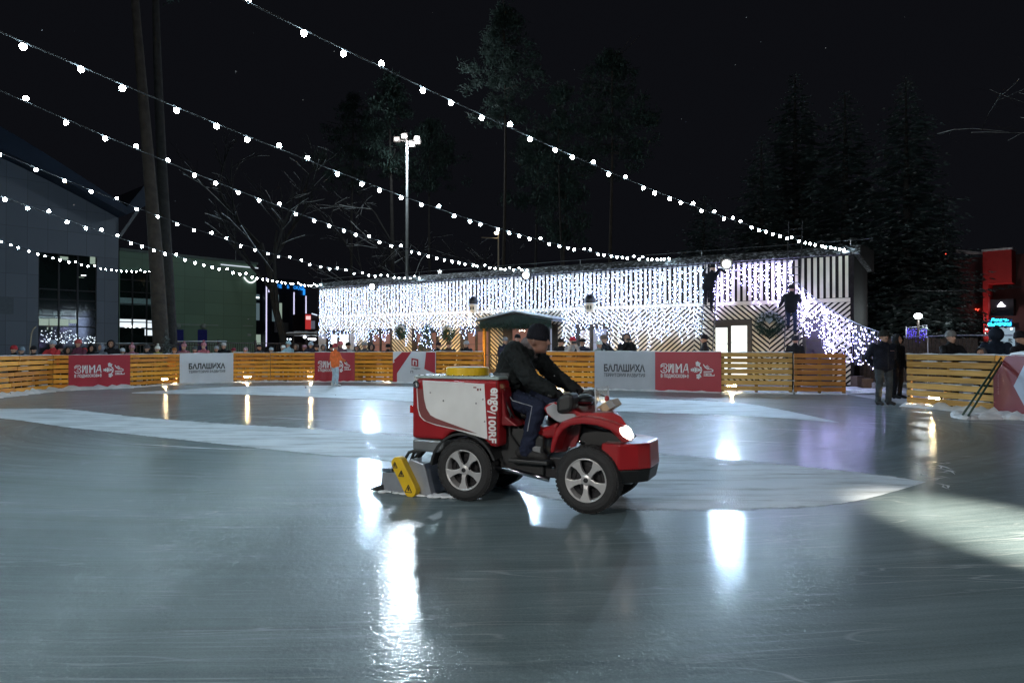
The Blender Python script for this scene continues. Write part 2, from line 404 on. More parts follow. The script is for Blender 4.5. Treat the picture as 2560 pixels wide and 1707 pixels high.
fence_panel(1638,1803, 'slatted fence panel behind the rightmost red winter banner')
fence_panel(1803,1981, 'yellowish slatted fence panel right of the red winter banner, lamp behind it', wood=M_WOODP, snow_on=.12)
fence_panel(1985,2115, 'low orange pallet panel standing right of the fence below the tangled lights', wood=M_WOODO, cap=False, posts=3)
fence_panel(2266,2488, 'snow flecked yellowish slatted panel right of the man in the gate opening', wood=M_WOODP, snow_on=.3)
fence_panel(2488,2760, 'slatted fence panel behind the red banner at the right edge')

# snow thrown up along the foot of the fence
random.seed(5)
mb = MB()
for i, (a, b) in enumerate(zip(FN, FN[1:])):
    if a[0] in (1207, 2115) or a[0] == 1981: continue
    A = G(a[0], a[1]); B = G(b[0], b[1]); d = (B-A); L = d.length; d.normalize(); nrm = Vector((-d.y, d.x, 0))
    n = max(4, int(L/0.14)); vs = []
    big = 1.35 if (a[0] < 325 or a[0] >= 2266) else (0.6 if a[0] < 1300 else .55)
    for k in range(n+1):
        p = A+d*(L*k/n); hgt = big*random.uniform(.04,.12); wd = big*random.uniform(.16,.32)
        for o, z in ((-wd,0.0), (-wd*.55,hgt*.55), (-.03,hgt), (.10,hgt*.8), (.35,0.0)):
            q = p+nrm*o; vs.append((q.x, q.y, z+0.002))
    mb.add(vs, [(k*5+j, k*5+j+1, (k+1)*5+j+1, (k+1)*5+j) for k in range(n) for j in range(4)])
tag(mb.build('snow', M_SNOW, smooth=True, fixn=True), kind='stuff')
# rough snow heap by the poles at the right
mb = MB()
for i in range(26):
    q = G(2390+random.uniform(0,150), 1040+random.uniform(-4,6)+ (i % 5)); mb.ball((q.x, q.y, 0), (random.uniform(.12,.34), random.uniform(.08,.2), random.uniform(.03,.10)), 12, 7)
for i in range(30):
    q = G(2125+random.uniform(0,130), 972+random.uniform(-3,10)); mb.ball((q.x, q.y, 0), (random.uniform(.2,.5), random.uniform(.15,.4), random.uniform(.02,.09)), 12, 7)
tag(mb.build('snow', M_SNOW, smooth=True), kind='stuff')

# ================================================================== banners on the fence
M_RED = pm('banner_red', (0.40, 0.022, 0.040), 0.45, var=0.06, vscale=2)
M_WHITE = pm('banner_white', (0.66, 0.68, 0.74), 0.45, var=0.04, vscale=2)
M_GREY = pm('banner_grey', (0.44, 0.46, 0.52), 0.45, var=0.05, vscale=2)
M_INK = pm('banner_black', (0.015, 0.015, 0.018), 0.5, var=0)
M_PRINT = pm('banner_print_white', (0.80, 0.80, 0.82), 0.5, var=0)
def banner(pxa, pxb, label, mat, xa=0.0, xb=None, z0=0.03, over=0.0):
    A, rz, L, h = frame_of(pxa, pxb)
    if xb is None: xb = L
    t = thing('banner', label, 'banner', A, rz, 'banners on the rink fence')
    mb = MB(); n = 14; vs = []   # slightly wavy sheet with thickness
    z1 = h+over
    for y in (-0.014, -0.020):
        for i in range(n+1):
            x = xa+(xb-xa)*i/n; q = 0.0065*math.sin(i*1.7+pxa)
            vs += [(x, y+q*(y < -.015), z0), (x, y+q*(y < -.015)*.4, z1)]
    m = 2*(n+1); fs = []
    for i in range(n):
        fs += [(m+2*i, m+2*i+2, m+2*i+3, m+2*i+1), (2*i, 2*i+1, 2*i+3, 2*i+2)]
        fs += [(2*i+1, m+2*i+1, m+2*i+3, 2*i+3), (2*i, 2*i+2, m+2*i+2, m+2*i)]
    mb.add(vs, fs); mb.build('sheet', mat, t)
    return t, xa, xb, z0, z1
def on_banner(xa, xb, z0, z1, off=0.028):
    return lambda a, b: (xa+(xb-xa)*a, -off, z0+(z1-z0)*b)     # unit square
def stroke(mb, pts, wd, mf, asp):
    pts = [Vector((p[0]*asp, p[1], 0)) for p in pts]
    for a, b in zip(pts, pts[1:]):
        d = (b-a)
        if d.length < 1e-6: continue
        d.normalize(); n = Vector((-d.y, d.x, 0))*wd/2; e = d*wd*.3
        q = [a-e-n, b+e-n, b+e+n, a-e+n]
        mb.add([mf(v.x/asp, v.y) for v in q], [(0,1,2,3)])
def winter_banner(pxa, pxb, label, xa=0.0, xb=None):
    t, xa, xb, z0, z1 = banner(pxa, pxb, label, M_RED, xa, xb)
    mf = on_banner(xa, xb, z0, z1); asp = (xb-xa)/(z1-z0)
    mb = MB()
    # outlined decorative capitals
    def L(ch, x, w, y0=.47, y1=.69):
        h = y1-y0; sh = {
         'Z': [[(0,.8),(.25,1),(.8,1),(1,.8),(.8,.55),(.45,.52)], [(.8,.5),(1,.25),(.8,0),(.2,0),(0,.2)], [(0,.62),(.3,.78),(.62,.78)], [(.35,.3),(.62,.22)]],
         'I': [[(0,1),(0,0),(.7,1),(.7,0)], [(.3,1),(.3,.55)], [(1,1),(1,0)], [(.7,0),(1,0)]],
         'M': [[(0,0),(0,1),(.45,.45),(.9,1),(.9,0)], [(.22,0),(.22,.62)], [(1,1),(1,.0)]],
         'A': [[(0,0),(.55,1),(.75,1),(.95,0)], [(.25,.32),(.88,.32)], [(.72,1),(.72,.32)]]}[ch]
        for pl in sh: stroke(mb, [(x+w*a, y0+h*b) for a, b in pl], .021, mf, asp)
    L('Z', .09, .10); L('I', .215, .075); L('M', .325, .085); L('A', .43, .085)
    text_into(mb, 'в подмосковье', mf, w=.43, h=.115, x=.09, y=.315, bold=.012)
    mb.build('lettering', M_PRINT, t)
    mb = MB()   # half snowflake joined to a skate
    def leaf(x0, y0, x1, y1):
        stroke(mb, [(x0, y0), (x1, y1)], .022, mf, asp)
        for q in (.45,.7,.92):
            cx = x0+(x1-x0)*q; cy = y0+(y1-y0)*q; a = math.atan2(y1-y0, (x1-x0)*asp); l = .085*(1.25-q)
            for sgn in (1,-1):
                aa = a+sgn*.9; stroke(mb, [(cx, cy), (cx+l*math.cos(aa)/asp, cy+l*math.sin(aa))], .03, mf, asp)
    leaf(.70,.545,.555,.545); leaf(.70,.58,.64,.74); leaf(.70,.51,.655,.335)
    stroke(mb, [(.63,.60),(.70,.545),(.63,.49)], .018, mf, asp); stroke(mb, [(.70,.62),(.715,.545),(.70,.46)], .018, mf, asp)
    stroke(mb, [(.74,.68),(.765,.61),(.80,.57),(.85,.575),(.88,.545),(.875,.51),(.82,.505),(.745,.50)], .022, mf, asp)
    for k in range(3): stroke(mb, [(.76+k*.02,.62-.02*k),(.80+k*.012,.66-.02*k)], .016, mf, asp)
    stroke(mb, [(.745,.455),(.855,.455)], .02, mf, asp); stroke(mb, [(.745,.405),(.895,.405),(.90,.43)], .022, mf, asp)
    for k in range(2): stroke(mb, [(.79+.06*k,.45),(.79+.06*k,.40)], .018, mf, asp)
    mb.build('emblem', M_PRINT, t)
    return t
def city_banner(pxa, pxb, label, mat, ink):
    t, xa, xb, z0, z1 = banner(pxa, pxb, label, mat)
    mf = on_banner(xa, xb, z0, z1); mb = MB()
    text_into(mb, 'БАЛАШИХА', mf, w=.68, h=.20, x=.16, y=.47, bold=.035)
    text_into(mb, 'ТЕРРИТОРИЯ РАЗВИТИЯ', mf, w=.68, h=.095, x=.16, y=.335, bold=.02)
    mb.build('lettering', ink, t); return t
A, rz, L, h = frame_of(133,325); f = (G(163,975)-A).length/L*L
winter_banner(133,325, 'red winter banner with white lettering, leftmost on the fence', xa=f)
city_banner(449,583, 'white banner with black city lettering on the left fence', M_WHITE, M_INK)
winter_banner(787,887, 'small red winter banner partly hidden by the child in the orange jacket')
city_banner(1487,1638, 'pale grey banner with dark city lettering beyond the handlebars', M_GREY, pm('banner_ink_grey', (.05,.05,.06), .5, var=0))
winter_banner(1638,1803, 'red winter banner right beside the pale grey banner')
t, xa, xb, z0, z1 = banner(983,1090, 'white park banner with two red slanted shapes behind the tank', M_WHITE)
mf = on_banner(xa, xb, z0, z1); mb = MB()
for poly in ([(0,.55),(.0,.62),(.38,1),(.44,1),(.10,.30),(.0,.30)], [(.02,.72),(.22,.99),(.43,.99),(.33,.78),(.13,.52)], [(0,.5),(.1,.42),(.1,.0),(0,.0)], [(.78,.99),(.99,.99),(.99,.30),(.74,.45)]):
    mb.add([mf(*p) for p in poly], [tuple(range(len(poly)))])
mb.v = [(a, b-.0005*i, c) for i, (a, b, c) in enumerate(mb.v)] ; mb.build('emblem', M_RED, t)
mb = MB(); mf2 = on_banner(xa, xb, z0, z1, .034)
mb.add([mf2(*p) for p in ((.44,.55),(.60,.52),(.60,.76),(.44,.80))], [(0,1,2,3)]); mb.build('emblem', M_RED, t)
mb = MB(); mf3 = on_banner(xa, xb, z0, z1, .038); stroke(mb, [(.485,.585),(.485,.72),(.555,.70),(.555,.575)], .035, mf3, 1.3); mb.build('emblem', M_PRINT, t)
mb = MB(); text_into(mb, 'Парк', mf2, w=.20, h=.07, x=.45, y=.42, bold=.01); text_into(mb, 'П', mf2, w=.06, h=.08, x=.42, y=.31, bold=.02); mb.build('lettering', M_INK, t)
# big red banner at the right edge, folded away at its upper corner
A, rz, L, h = frame_of(2488,2760)
t = thing('banner', 'large dark red banner with a pale blue angular shape at the right edge', 'banner', A, rz, 'banners on the rink fence')
mb = MB(); mb.prism([(-.02,.04),(L,.04),(L,h+.02),(.55,h+.02),(.36,h-.03),(-.03,h-.46)], lambda x, z: (x,-.016,z), lambda x, z: (x,-.024,z)); mb.build('sheet', pm('banner_dark_red', (.19,.010,.016), .45, var=.06, vscale=2), t)
mb = MB(); pts = [(.62,.62),(1.05,h-.02),(1.75,h-.02),(1.2,.62),(1.75,.10),(1.05,.10)]; mb.add([(x,-.030,z) for x, z in pts], [tuple(range(6))]); mb.build('emblem', pm('banner_pale_blue', (.40,.45,.55), .45, var=0), t)
mb = MB(); text_into(mb, 'park-pehorka', lambda x, y: (.17-y, -.031, .42+x), w=.42, h=.05, bold=.005); mb.build('lettering', pm('banner_faint_print', (.45,.25,.26), .5, var=0), t)
snow_cap(L-.5, h+.02, t, -.03, .12, .07).location = (.5,0,0)
# ================================================================== the striped rink building
BL = Vector((-10.93, 38.7, 0)); BR = Vector((12.2, 24.6, 0))
BD = (BR-BL).normalized(); BLEN = (BR-BL).length; BROT = math.atan2(BD.y, BD.x); BN = Vector((BD.y, -BD.x, 0))   # BN towards the rink
ZE = 4.71
def U(px, off=0.0):
    """distance along the facade (offset towards the rink) where the sight line of photo column px meets it"""
    k = (px-1280)/F; A = BL+BN*off
    return (k*A.y-A.x)/(BD.x-k*BD.y)
def D_at(px, off=0.0): return (BL+BN*off+BD*U(px, off)).y
def Zf(px, py, off=0.0): return H+(868-py)/F*D_at(px, off)
def FW(u, z, off=0.0): v = BL+BD*u+BN*off; return Vector((v.x, v.y, z))     # world point
def on_facade(name, label, cat, u, z=0.0, off=0.0, group=None): return thing(name, label, cat, FW(u, z, off), BROT, group)
M_BLACKB = pm('black_boards', (0.016, 0.013, 0.013), 0.7, var=0.3, bump=.3, bscale=8, spec=.08)
M_WHITEB = pm('white_boards', (0.68, 0.60, 0.45), 0.55, var=0.08, vscale=2.2, bump=.15, bscale=30)
M_DARKW = pm('dark_frame', (0.030, 0.022, 0.018), 0.5, var=0.2)
bld = thing('rink_building', 'long low rink building clad in black and white striped boards', 'building', BL, BROT)
# local frame of the building: x along the facade, -y towards the rink, z up
mb = MB(); mb.box(0, BLEN, 0.0, 6.5, 0, ZE+.25); mb.build('wall', M_BLACKB, bld)
# upper boards: vertical battens of slightly varying width
random.seed(21)
mb = MB(); n = 128; pit = BLEN/n
for i in range(n):
    x = pit*i+pit*.22; wd = pit*random.uniform(.46,.56); o = random.uniform(.022,.030)
    mb.box(x, x+wd, -o, -0.001, 3.20, ZE+random.uniform(-.02,0))
mb.build('board_cladding', M_WHITEB, bld)
mb = MB(); mb.box(0, BLEN, -.05, -.002, 3.04, 3.18); mb.build('board_band', M_WHITEB, bld)
# lower boards: chevrons
def clip_poly(poly, x0, x1, y0, y1):
    def cl(p, f, inter):
        out = []
        for i in range(len(p)):
            a, b = p[i], p[(i+1) % len(p)]; fa, fb = f(a), f(b)
            if fa >= 0: out.append(a)
            if (fa >= 0) != (fb >= 0): t = fa/(fa-fb); out.append((a[0]+(b[0]-a[0])*t, a[1]+(b[1]-a[1])*t))
        return out
    for f in (lambda q: q[0]-x0, lambda q: x1-q[0], lambda q: q[1]-y0, lambda q: y1-q[1]):
        poly = cl(poly, f, None)
        if len(poly) < 3: return []
    return poly
seams = [U(p) for p in (893.6, 1004, 1120, 1734.5, 1922.7)]
PER = (U(1922.7)-U(1734.5))
u0 = U(1734.5); turn = []
k = -9
while u0+k*PER < BLEN+PER:
    turn.append((u0+k*PER, k % 2 == 0)); k += 1          # (position, is_peak)
mb = MB(); vp = 0.195; wv = vp*.54
for (a, pk), (b, _) in zip(turn, turn[1:]):
    xa, xb = max(a, 0), min(b, BLEN)
    if xb-xa < .02: continue
    s = -0.86 if pk else 0.86                            # right of a peak the boards fall
    za = [j*vp for j in range(-24, 40)]
    for z in za:
        poly = [(a, z), (b, z+s*(b-a)), (b, z+s*(b-a)+wv), (a, z+wv)]
        q = clip_poly(poly, xa+.004, xb-.004, 0.05, 3.03)
        if q: mb.prism(q, lambda x, y: (x, -.001, y), lambda x, y: (x, -.026, y))
mb.build('chevron_cladding', M_WHITEB, bld, fixn=True)
# pale tiled corner pieces at the left end
M_TILE = pm('grey_tile', (.42,.43,.46), .5, var=.08)
for a, b in ((797,816), (873,893)):
    mb = MB(); mb.box(U(a)+.01, U(b), -.045, -.03, 0.0, 2.15); mb.build('tiled_panel', M_TILE, bld)
for a in (-.12, BLEN): mb = MB(); mb.box(a, a+.115, -.03, 6.5, 0, ZE+.1); mb.build('corner_board', M_BLACKB, bld)
# snowy roof
def roof_mat():
    m = bpy.data.materials.new('snowy_roof'); m.use_nodes = True; nt = m.node_tree; b = nt.nodes['Principled BSDF']; N = nt.nodes.new; L = nt.links.new
    t = N('ShaderNodeTexCoord'); n = N('ShaderNodeTexNoise'); n.inputs['Scale'].default_value = 7; n.inputs['Detail'].default_value = 8; n.inputs['Roughness'].default_value = .7
    L(t.outputs['Object'], n.inputs['Vector']); cr = N('ShaderNodeValToRGB'); cr.color_ramp.elements[0].position = .50; cr.color_ramp.elements[0].color = (.012,.011,.011,1); cr.color_ramp.elements[1].position = .64; cr.color_ramp.elements[1].color = (.5,.51,.54,1)
    L(n.outputs['Fac'], cr.inputs[0]); L(cr.outputs[0], b.inputs['Base Color']); b.inputs['Roughness'].default_value = .8
    return m
M_ROOF = roof_mat()
mb = MB(); prof = [(-.34,ZE+.02), (-.34,ZE+.07), (.15,ZE+.36), (.5,ZE+.42), (6.7,ZE+.9), (6.7,ZE+.02)]
nx = 70; vs = []; xs = [-.25+(BLEN+.58)*i/nx for i in range(nx+1)]
random.seed(4)
for x in xs:
    for y, z in prof: vs.append((x, y, z+(random.uniform(-.02,.02) if y < 1 and z > ZE+.1 else 0)))
m = len(prof); fs = [(i*m+j, i*m+(j+1) % m, (i+1)*m+(j+1) % m, (i+1)*m+j) for i in range(nx) for j in range(m)]
fs += [tuple(range(m))[::-1], tuple(nx*m+j for j in range(m))]
mb.add(vs, fs); mb.build('roof', M_ROOF, bld, fixn=True)
mb = MB(); mb.prism([(-.37,ZE-.01), (-.37,ZE+.09), (.15,ZE+.40), (6.7,ZE+.95), (6.7,ZE-.01)], lambda y, z: (BLEN+.335, y, z), lambda y, z: (BLEN+.365, y, z)); mb.build('gable_fascia', M_BLACKB, bld, fixn=True)
mb = MB()
for i in range(6):
    a = i/5*BLEN*1.0; mb.box(a-.012, a+.012, .16, .19, ZE+.36, ZE+.58)
mb.tube([(i/40*(BLEN*1.03)-.1, .175, ZE+.58-.012*math.sin(i/40*13*PI)**2) for i in range(41)], .010, 5)
mb.build('roof_wire', pm('galvanised', (.30,.31,.33), .4, .8, var=.1), bld)
# windows and doors
M_GLASS = pm('dim_glass', (0.05,0.03,0.03), .12, var=0.3, vscale=1.5, emit=(.42,.20,.15), estr=.30)
M_BLIND = pm('lit_blind', (.8,.8,.76), .7, var=.03, emit=(.92,1.0,.94), estr=.78)
M_PANE_B = pm('cool_pane', (.05,.05,.07), .12, var=.3, vscale=1.5, emit=(.42,.46,.60), estr=.42)
M_PANE_W = pm('pale_pane', (.05,.05,.05), .12, var=.3, vscale=1.5, emit=(.62,.55,.52), estr=.5)
def window(pxa, pxb, pyt, panes, zb=0.35, name='window'):
    """panes: list of (px0, px1, py_top, material)"""
    ua, ub = U(pxa, .06), U(pxb, .06); zt = Zf((pxa+pxb)/2, pyt, .06); mb = MB()
    cols = [(U(p[0], .06), U(p[1], .06), Zf((p[0]+p[1])/2, p[2], .06)) for p in panes]
    x = ua
    for c in cols:                                    # frame built round its panes
        mb.box(x, c[0], -.075, -.028, zb, zt); mb.box(c[0], c[1], -.070, -.028, c[2], zt); mb.box(c[0], c[1], -.070, -.028, zb, zb+.12); x = c[1]
    mb.box(x, ub, -.075, -.028, zb, zt); mb.box(ua-.03, ub+.03, -.10, -.027, zt+.001, zt+.07)
    fr = mb.build(name, M_DARKW, bld)
    for p, c in zip(panes, cols):
        mb = MB(); mb.box(c[0], c[1], -.045, -.036, zb+.12, c[2]); mb.build('blind' if p[3] is M_BLIND else 'pane', p[3], fr)
        mb = MB(); zc = c[2]-.62*(c[2]-zb-.12)*.55; mb.box(c[0], c[1], -.052, -.0455, zc-.012, zc+.012); mb.build('glazing_bar', M_TILE if p[3] is M_BLIND else M_DARKW, fr)
    return fr
window(816,873,828, [(827,843,836,M_BLIND), (849,871,836,M_BLIND)])
window(919.5,979,825, [(932,949,836,M_GLASS), (954,976,834,M_GLASS)])
window(1030,1096,824, [(1043,1062,834,M_GLASS), (1066,1090,832,M_GLASS)])
window(1151,1225,819, [(1170,1188,832,M_GLASS), (1194,1221,829,M_GLASS)])
window(1258,1394,815, [(1281,1330,822,M_GLASS), (1336,1364,822,M_GLASS), (1366,1380,822,M_PANE_B)], zb=.1, name='door')
window(1438,1525,814, [(1450,1475,826,M_PANE_W), (1483,1516,822,M_PANE_B)])
window(1788,1880,803, [(1789,1819,819,M_BLIND), (1828,1868,814,M_BLIND)], zb=.2)
window(2006,2081,792, [(2015,2072,800,pm('dark_door', (.030,.016,.05), .4, var=.2))], zb=.06, name='door')
# small warm lamps glowing behind the entrance panes
M_CEIL = em('room_lamp', (1,.85,.7), 6)
mb = MB()
for px, py in ((1299,827), (1305,825.5), (1311,827)): mb.ball((U(px, .06), -.053, Zf(px, py, .06)), .03, 6, 4)
mb.build('room_lamp', M_CEIL, bld)

# entrance canopy: gabled roof on posts
uc = U(1277); ua, ub = U(1198, 1.3), U(1400, .4)
cz = Zf(1198, 801, 1.6); ca = Zf(1277, 781, 1.6)
can = on_facade('entrance_canopy', 'dark green gabled canopy with snow on top over the rink entrance', 'canopy', ua, 0, 0)
W = ub-ua; M_GREEN = pm('dark_green_trim', (.007,.024,.020), .6, var=.3); DP = 1.25
apx = (U(1277, 1.6)-ua)
mb = MB()
for sgn, (x0, z0, x1, z1) in ((1, (-.15, cz-.03, apx, ca)), (2, (apx, ca, W+.15, cz-.03))):
    mb.prism([(x0, z0), (x1, z1), (x1, z1+.05), (x0, z0+.05)], lambda x, z: (x, -.03, z), lambda x, z: (x, -DP-.1, z))
mb.build('canopy_roof', pm('canopy_sheet', (.05,.07,.07), .4, var=.2), can, fixn=True)
mb = MB()
for (x0, z0, x1, z1) in ((-.15, cz+.023, apx, ca+.053), (apx, ca+.053, W+.15, cz+.023)):
    mb.prism([(x0, z0), (x1, z1), (x1, z1+.06), (x0, z0+.05)], lambda x, z: (x, -.03, z), lambda x, z: (x, -DP-.13, z))
mb.build('snow', M_SNOW, can, fixn=True)
mb = MB(); mb.prism([(0,cz-.34), (W,cz-.34), (W,cz-.04), (apx,ca-.05), (0,cz-.04)], lambda x, z: (x,-DP+.05,z), lambda x, z: (x,-DP-.02,z)); mb.build('gable_board', M_GREEN, can, fixn=True)
mb = MB()
for j in range(5): mb.bar((apx*j/5, -DP+.1, cz-.02+(ca-cz)*j/5-.04), (apx*j/5, -.05, cz-.02+(ca-cz)*j/5-.04), .05, .05); mb.bar((W-(W-apx)*j/5, -DP+.1, cz-.02+(ca-cz)*j/5-.04), (W-(W-apx)*j/5, -.05, cz-.02+(ca-cz)*j/5-.04), .05, .05)
mb.build('rafters', M_TILE, can)
for x in (.18, W-.18):
    mb = MB(); mb.box(x-.06, x+.06, -DP+.06, -DP+.18, 0, cz-.1); mb.build('post', M_WOOD if x < 1 else M_DARKW, can)
# spruce garland along the gable
def needles(mb, c, r, n, ln=.09):
    for i in range(n):
        d = Vector((random.gauss(0,1), random.gauss(0,1), random.gauss(0,1))).normalized(); p = Vector(c)+d*r*random.uniform(.3,1)
        e = Vector((random.gauss(0,1), random.gauss(0,1), random.gauss(0,1))).normalized(); q = p+(d*.8+e*.6).normalized()*ln; s = d.cross(e).normalized()*.012
        mb.add([p-s, p+s, q], [(0,1,2)])
M_NEEDLE = pm('needles', (.018,.050,.034), .7, var=.35, vscale=9)
random.seed(8)
mb = MB()
for i in range(70):
    x = W*i/69; needles(mb, (x, -DP-.05, cz-.30+.05*math.sin(i*.8)), .13, 16, .12)
mb.build('garland', M_NEEDLE, can)
mb = MB()     # steps and railing in the gap
for k in range(3): mb.box(W*.02, W*.5, -DP-.1-.28*k, -DP+.18-.28*k-.001, 0, .42-.14*k)
mb.build('steps', pm('step_timber', (.25,.15,.06), .7, var=.3), can)
mb = MB()
for x in (.75, 1.05): mb.tube([(x,-DP-.2,0), (x,-DP-.2,1.05)], .018, 6)
mb.tube([(.45,-DP-.2,1.05), (1.35,-DP-.2,1.05)], .02, 6); mb.tube([(.45,-DP-.2,.62), (1.35,-DP-.2,.62)], .014, 6)
mb.build('railing', M_DARKW, can)

# wall lanterns: white turret with dark dome
for px, py, lab in ((1183,768,'small white turret lantern with black dome above the left side of the canopy'), (1475,752,'small white turret lantern with black dome right of the canopy')):
    d = on_facade('turret_lantern', lab, 'lantern', U(px, .3), Zf(px, 781 if px < 1300 else 780, .3)-.0, .3, 'turret lanterns on the striped facade')
    hh = .62
    mb = MB(); mb.lathe([(0,0), (.16,0), (.19,.08), (.20,.30), (.21,.36), (0,.36)], 14); mb.box(-.03,.03,.1,.31,.1,.16); mb.build('turret', M_WHITEB, d)
    mb = MB()
    for a in (-.9,-.3,.3): mb.box(-.03,.03,-.212,-.19,.12,.27, Matrix.Rotation(a+.3, 4, 'Z'))
    mb.build('opening', M_INK, d)
    mb = MB(); mb.lathe([(0,.362), (.30,.362), (.30,.385), (0,.39)], 16); mb.build('brim', M_SNOW, d)
    mb = MB(); mb.lathe([(.21,.391), (.235,.46), (.225,.58), (.17,.70), (.09,.77), (0,.79)], 16); mb.build('dome', pm('black_dome', (.012,.012,.014), .3, var=0), d, smooth=True)

# wreaths
def wreath(px, py, R, lab, heart=False):
    d = on_facade('wreath', lab, 'wreath', U(px, .15), Zf(px, py, .15), .15, 'fir wreaths hung on the striped facade')
    mb = MB(); random.seed(int(px))
    for i in range(46):
        a = 2*PI*i/46; rr = R*.62
        if heart: rr = R*.66*(1.0+.16*math.cos(2*a))*(1.05-.10*math.sin(a))
        needles(mb, (rr*math.cos(a), 0, rr*math.sin(a)*1.05), R*.36, 46, .10)
    mb.build('foliage', M_NEEDLE, d)
    mb = MB()
    for i in range(60):
        a = random.uniform(.1, PI-.1); rr = R*random.uniform(.55,.95); mb.ball((rr*math.cos(a), -.1, rr*math.sin(a)), (random.uniform(.02,.05),.03,.015), 6, 4)
    mb.build('snow', M_SNOW, d, smooth=True)
    if heart:
        pts = []
        for i in range(24):
            t = 2*PI*i/24; pts.append((.016*16*math.sin(t)**3*.55, .016*(13*math.cos(t)-5*math.cos(2*t)-2*math.cos(3*t)-math.cos(4*t))*.55+.12))
        mb = MB(); mb.prism(pts, lambda x, z: (x,-.16,z), lambda x, z: (x,-.13,z)); mb.build('heart', pm('wreath_heart', (.16,.22,.24), .6, var=.2), d, fixn=True)
    else:
        mb = MB(); mb.box(-.05,.05,-.14,-.08,-R*.75,-R*.55); mb.build('bow', pm('wreath_bow', (.10,.05,.02), .6, var=.2), d)
wreath(1003,829,.40,'round fir wreath left of the lit tree window')
wreath(1120,833,.40,'round fir wreath between the lit tree window and the canopy')
wreath(1925,809,.50,'large heart shaped fir wreath between the two ladders',True)

# ================================================================== floodlights on the eave
M_FLOOD = em('flood_glass', (.70,.88,1.0), 260)
M_ALU = pm('aluminium', (.42,.43,.45), .35, .9, var=.08)
def spot(name, loc, aim, power, col, ang, blend=.6, size=.15, parent=None):
    l = bpy.data.lights.new(name, 'SPOT'); l.energy = power; l.color = col; l.spot_size = math.radians(ang); l.spot_blend = blend; l.shadow_soft_size = size
    o = bpy.data.objects.new(name, l); C.objects.link(o); o.location = loc
    o.rotation_euler = (Vector(aim)-Vector(loc)).to_track_quat('-Z', 'Y').to_euler()
    if parent:
        o.parent = parent; o.matrix_parent_inverse = (Matrix.Translation(parent.location) @ parent.rotation_euler.to_matrix().to_4x4()).inverted()
    return o
def floodlight(u, z, off, lab, aim, power, col, r=.13):
    loc = FW(u, z, off)
    t = thing('floodlight', lab, 'floodlight', loc, BROT, 'floodlights on the eave of the rink building')
    mb = MB(); mb.box(-.24,.24,-.01,.08,-.20,.20); mb.box(-.03,.03,.08,off-.05,-.03,.03); mb.build('housing', M_DARKW, t, bevel=.01)
    mb = MB(); mb.lathe([(0,0), (r,0), (r,.02), (0,.025)], 16, Matrix.Rotation(PI/2, 4, 'X')); o = mb.build('glass', M_FLOOD, t); o.location = (0,-.012,0)
    a = loc+BN*.12
    spot('flood_beam', a, aim, power, col, 118, 1.0, .10)
for px, py, lab in ((930,717,'blazing white floodlight on the eave, leftmost of the three'), (1315,688,'blazing white floodlight on the eave above the canopy'), (1817,660,'blazing white floodlight on the eave beside the man on the ladder')):
    floodlight(U(px, .55), Zf(px, py, .55), .55, lab, (1.0, 5, 0), 1700, (.50,.73,1.0))

# ================================================================== fairy light curtains
M_FAIRY = em('fairy_light', (.46,.61,1.0), FAIRY_L)
M_FAIRYV = em('violet_fairy_light', (.48,.45,1.0), FAIRY_L*1.6)
M_LEAD = pm('clear_wire', (.35,.36,.42), .5, var=0)
def strand(parent, x, y, ztop, ln, mat, dens=10.5, spread=.045, seed=0, bush=0.0):
    rnd = random.Random(seed); mb = MB(); n = max(4, int(ln*dens))
    pts = [(x+rnd.uniform(-.012,.012), y+rnd.uniform(-.01,.01), ztop-ln*i/8) for i in range(9)]
    for i in range(n):
        f = (i+rnd.uniform(.1,.9))/n; z = ztop-.04-ln*f; sp = spread+bush*f
        mb.octa((x+rnd.uniform(-sp,sp), y-.012+rnd.uniform(-sp,.01), z), rnd.uniform(.010,.0165))
    o = mb.build('strand', mat, parent)
    wb = MB(); wb.tube(pts, .004, 3, cap=False)
    wm = wb.mesh('strand'); o.data.materials.append(M_LEAD)
    bm = bmesh.new(); bm.from_mesh(o.data); k = len(bm.faces); bm.from_mesh(wm); bm.faces.ensure_lookup_table()
    for f_ in bm.faces[k:]: f_.material_index = 1
    bm.to_mesh(o.data); bm.free(); bpy.data.meshes.remove(wm)
    return o
CUR = [(800,875,'over the blind covered window at the left end'), (875,950,'hanging round the second window from the left end'), (950,1030,'above the wreath left of the lit tree window'),
       (1030,1110,'above the window with the decorated tree'), (1110,1195,'just left of the entrance canopy'), (1195,1300,'above the left half of the canopy'),
       (1300,1405,'above the right half of the canopy'), (1405,1520,'above the two pane window right of the canopy'), (1520,1640,'above the man filming with his phone'), (1640,1762,'left of the ladder with the reaching man')]
random.seed(15); sidx = 0
for a, b, lab in CUR:
    ua_, ub_ = U(a), U(b)
    t = on_facade('light_curtain', 'white fairy light curtain '+lab, 'light curtain', ua_, 0, 0, 'fairy light curtains on the facade')
    n = int(round((ub_-ua_)/(.20 if a < 1400 else .165))); mb = MB(); mb.tube([((ub_-ua_)*i/12, -.10, ZE-.03-.03*math.sin(i*1.3)**2) for i in range(13)], .008, 4); mb.build('lead', M_LEAD, t)
    for i in range(n):
        x = (i+.5)*(ub_-ua_)/n+random.uniform(-.03,.03)
        k = (sidx % 7)/7; ln = 1.85+.75*abs(math.sin(sidx*.9+1))+random.uniform(-.15,.45)
        if a < 1000: ln += .22
        if a >= 1405: ln += random.choice((.1,.3,.55,.8))
        y = -.09
        if a >= 1190 and b <= 1405: ln = min(ln, 1.55+random.uniform(0,.12))
        if a == 1640: ln = 2.25+random.uniform(.1,.95)
        strand(t, x, y, ZE-.05, ln, M_FAIRY, 15 if a < 1200 else 13, .06, sidx, .02); sidx += 1
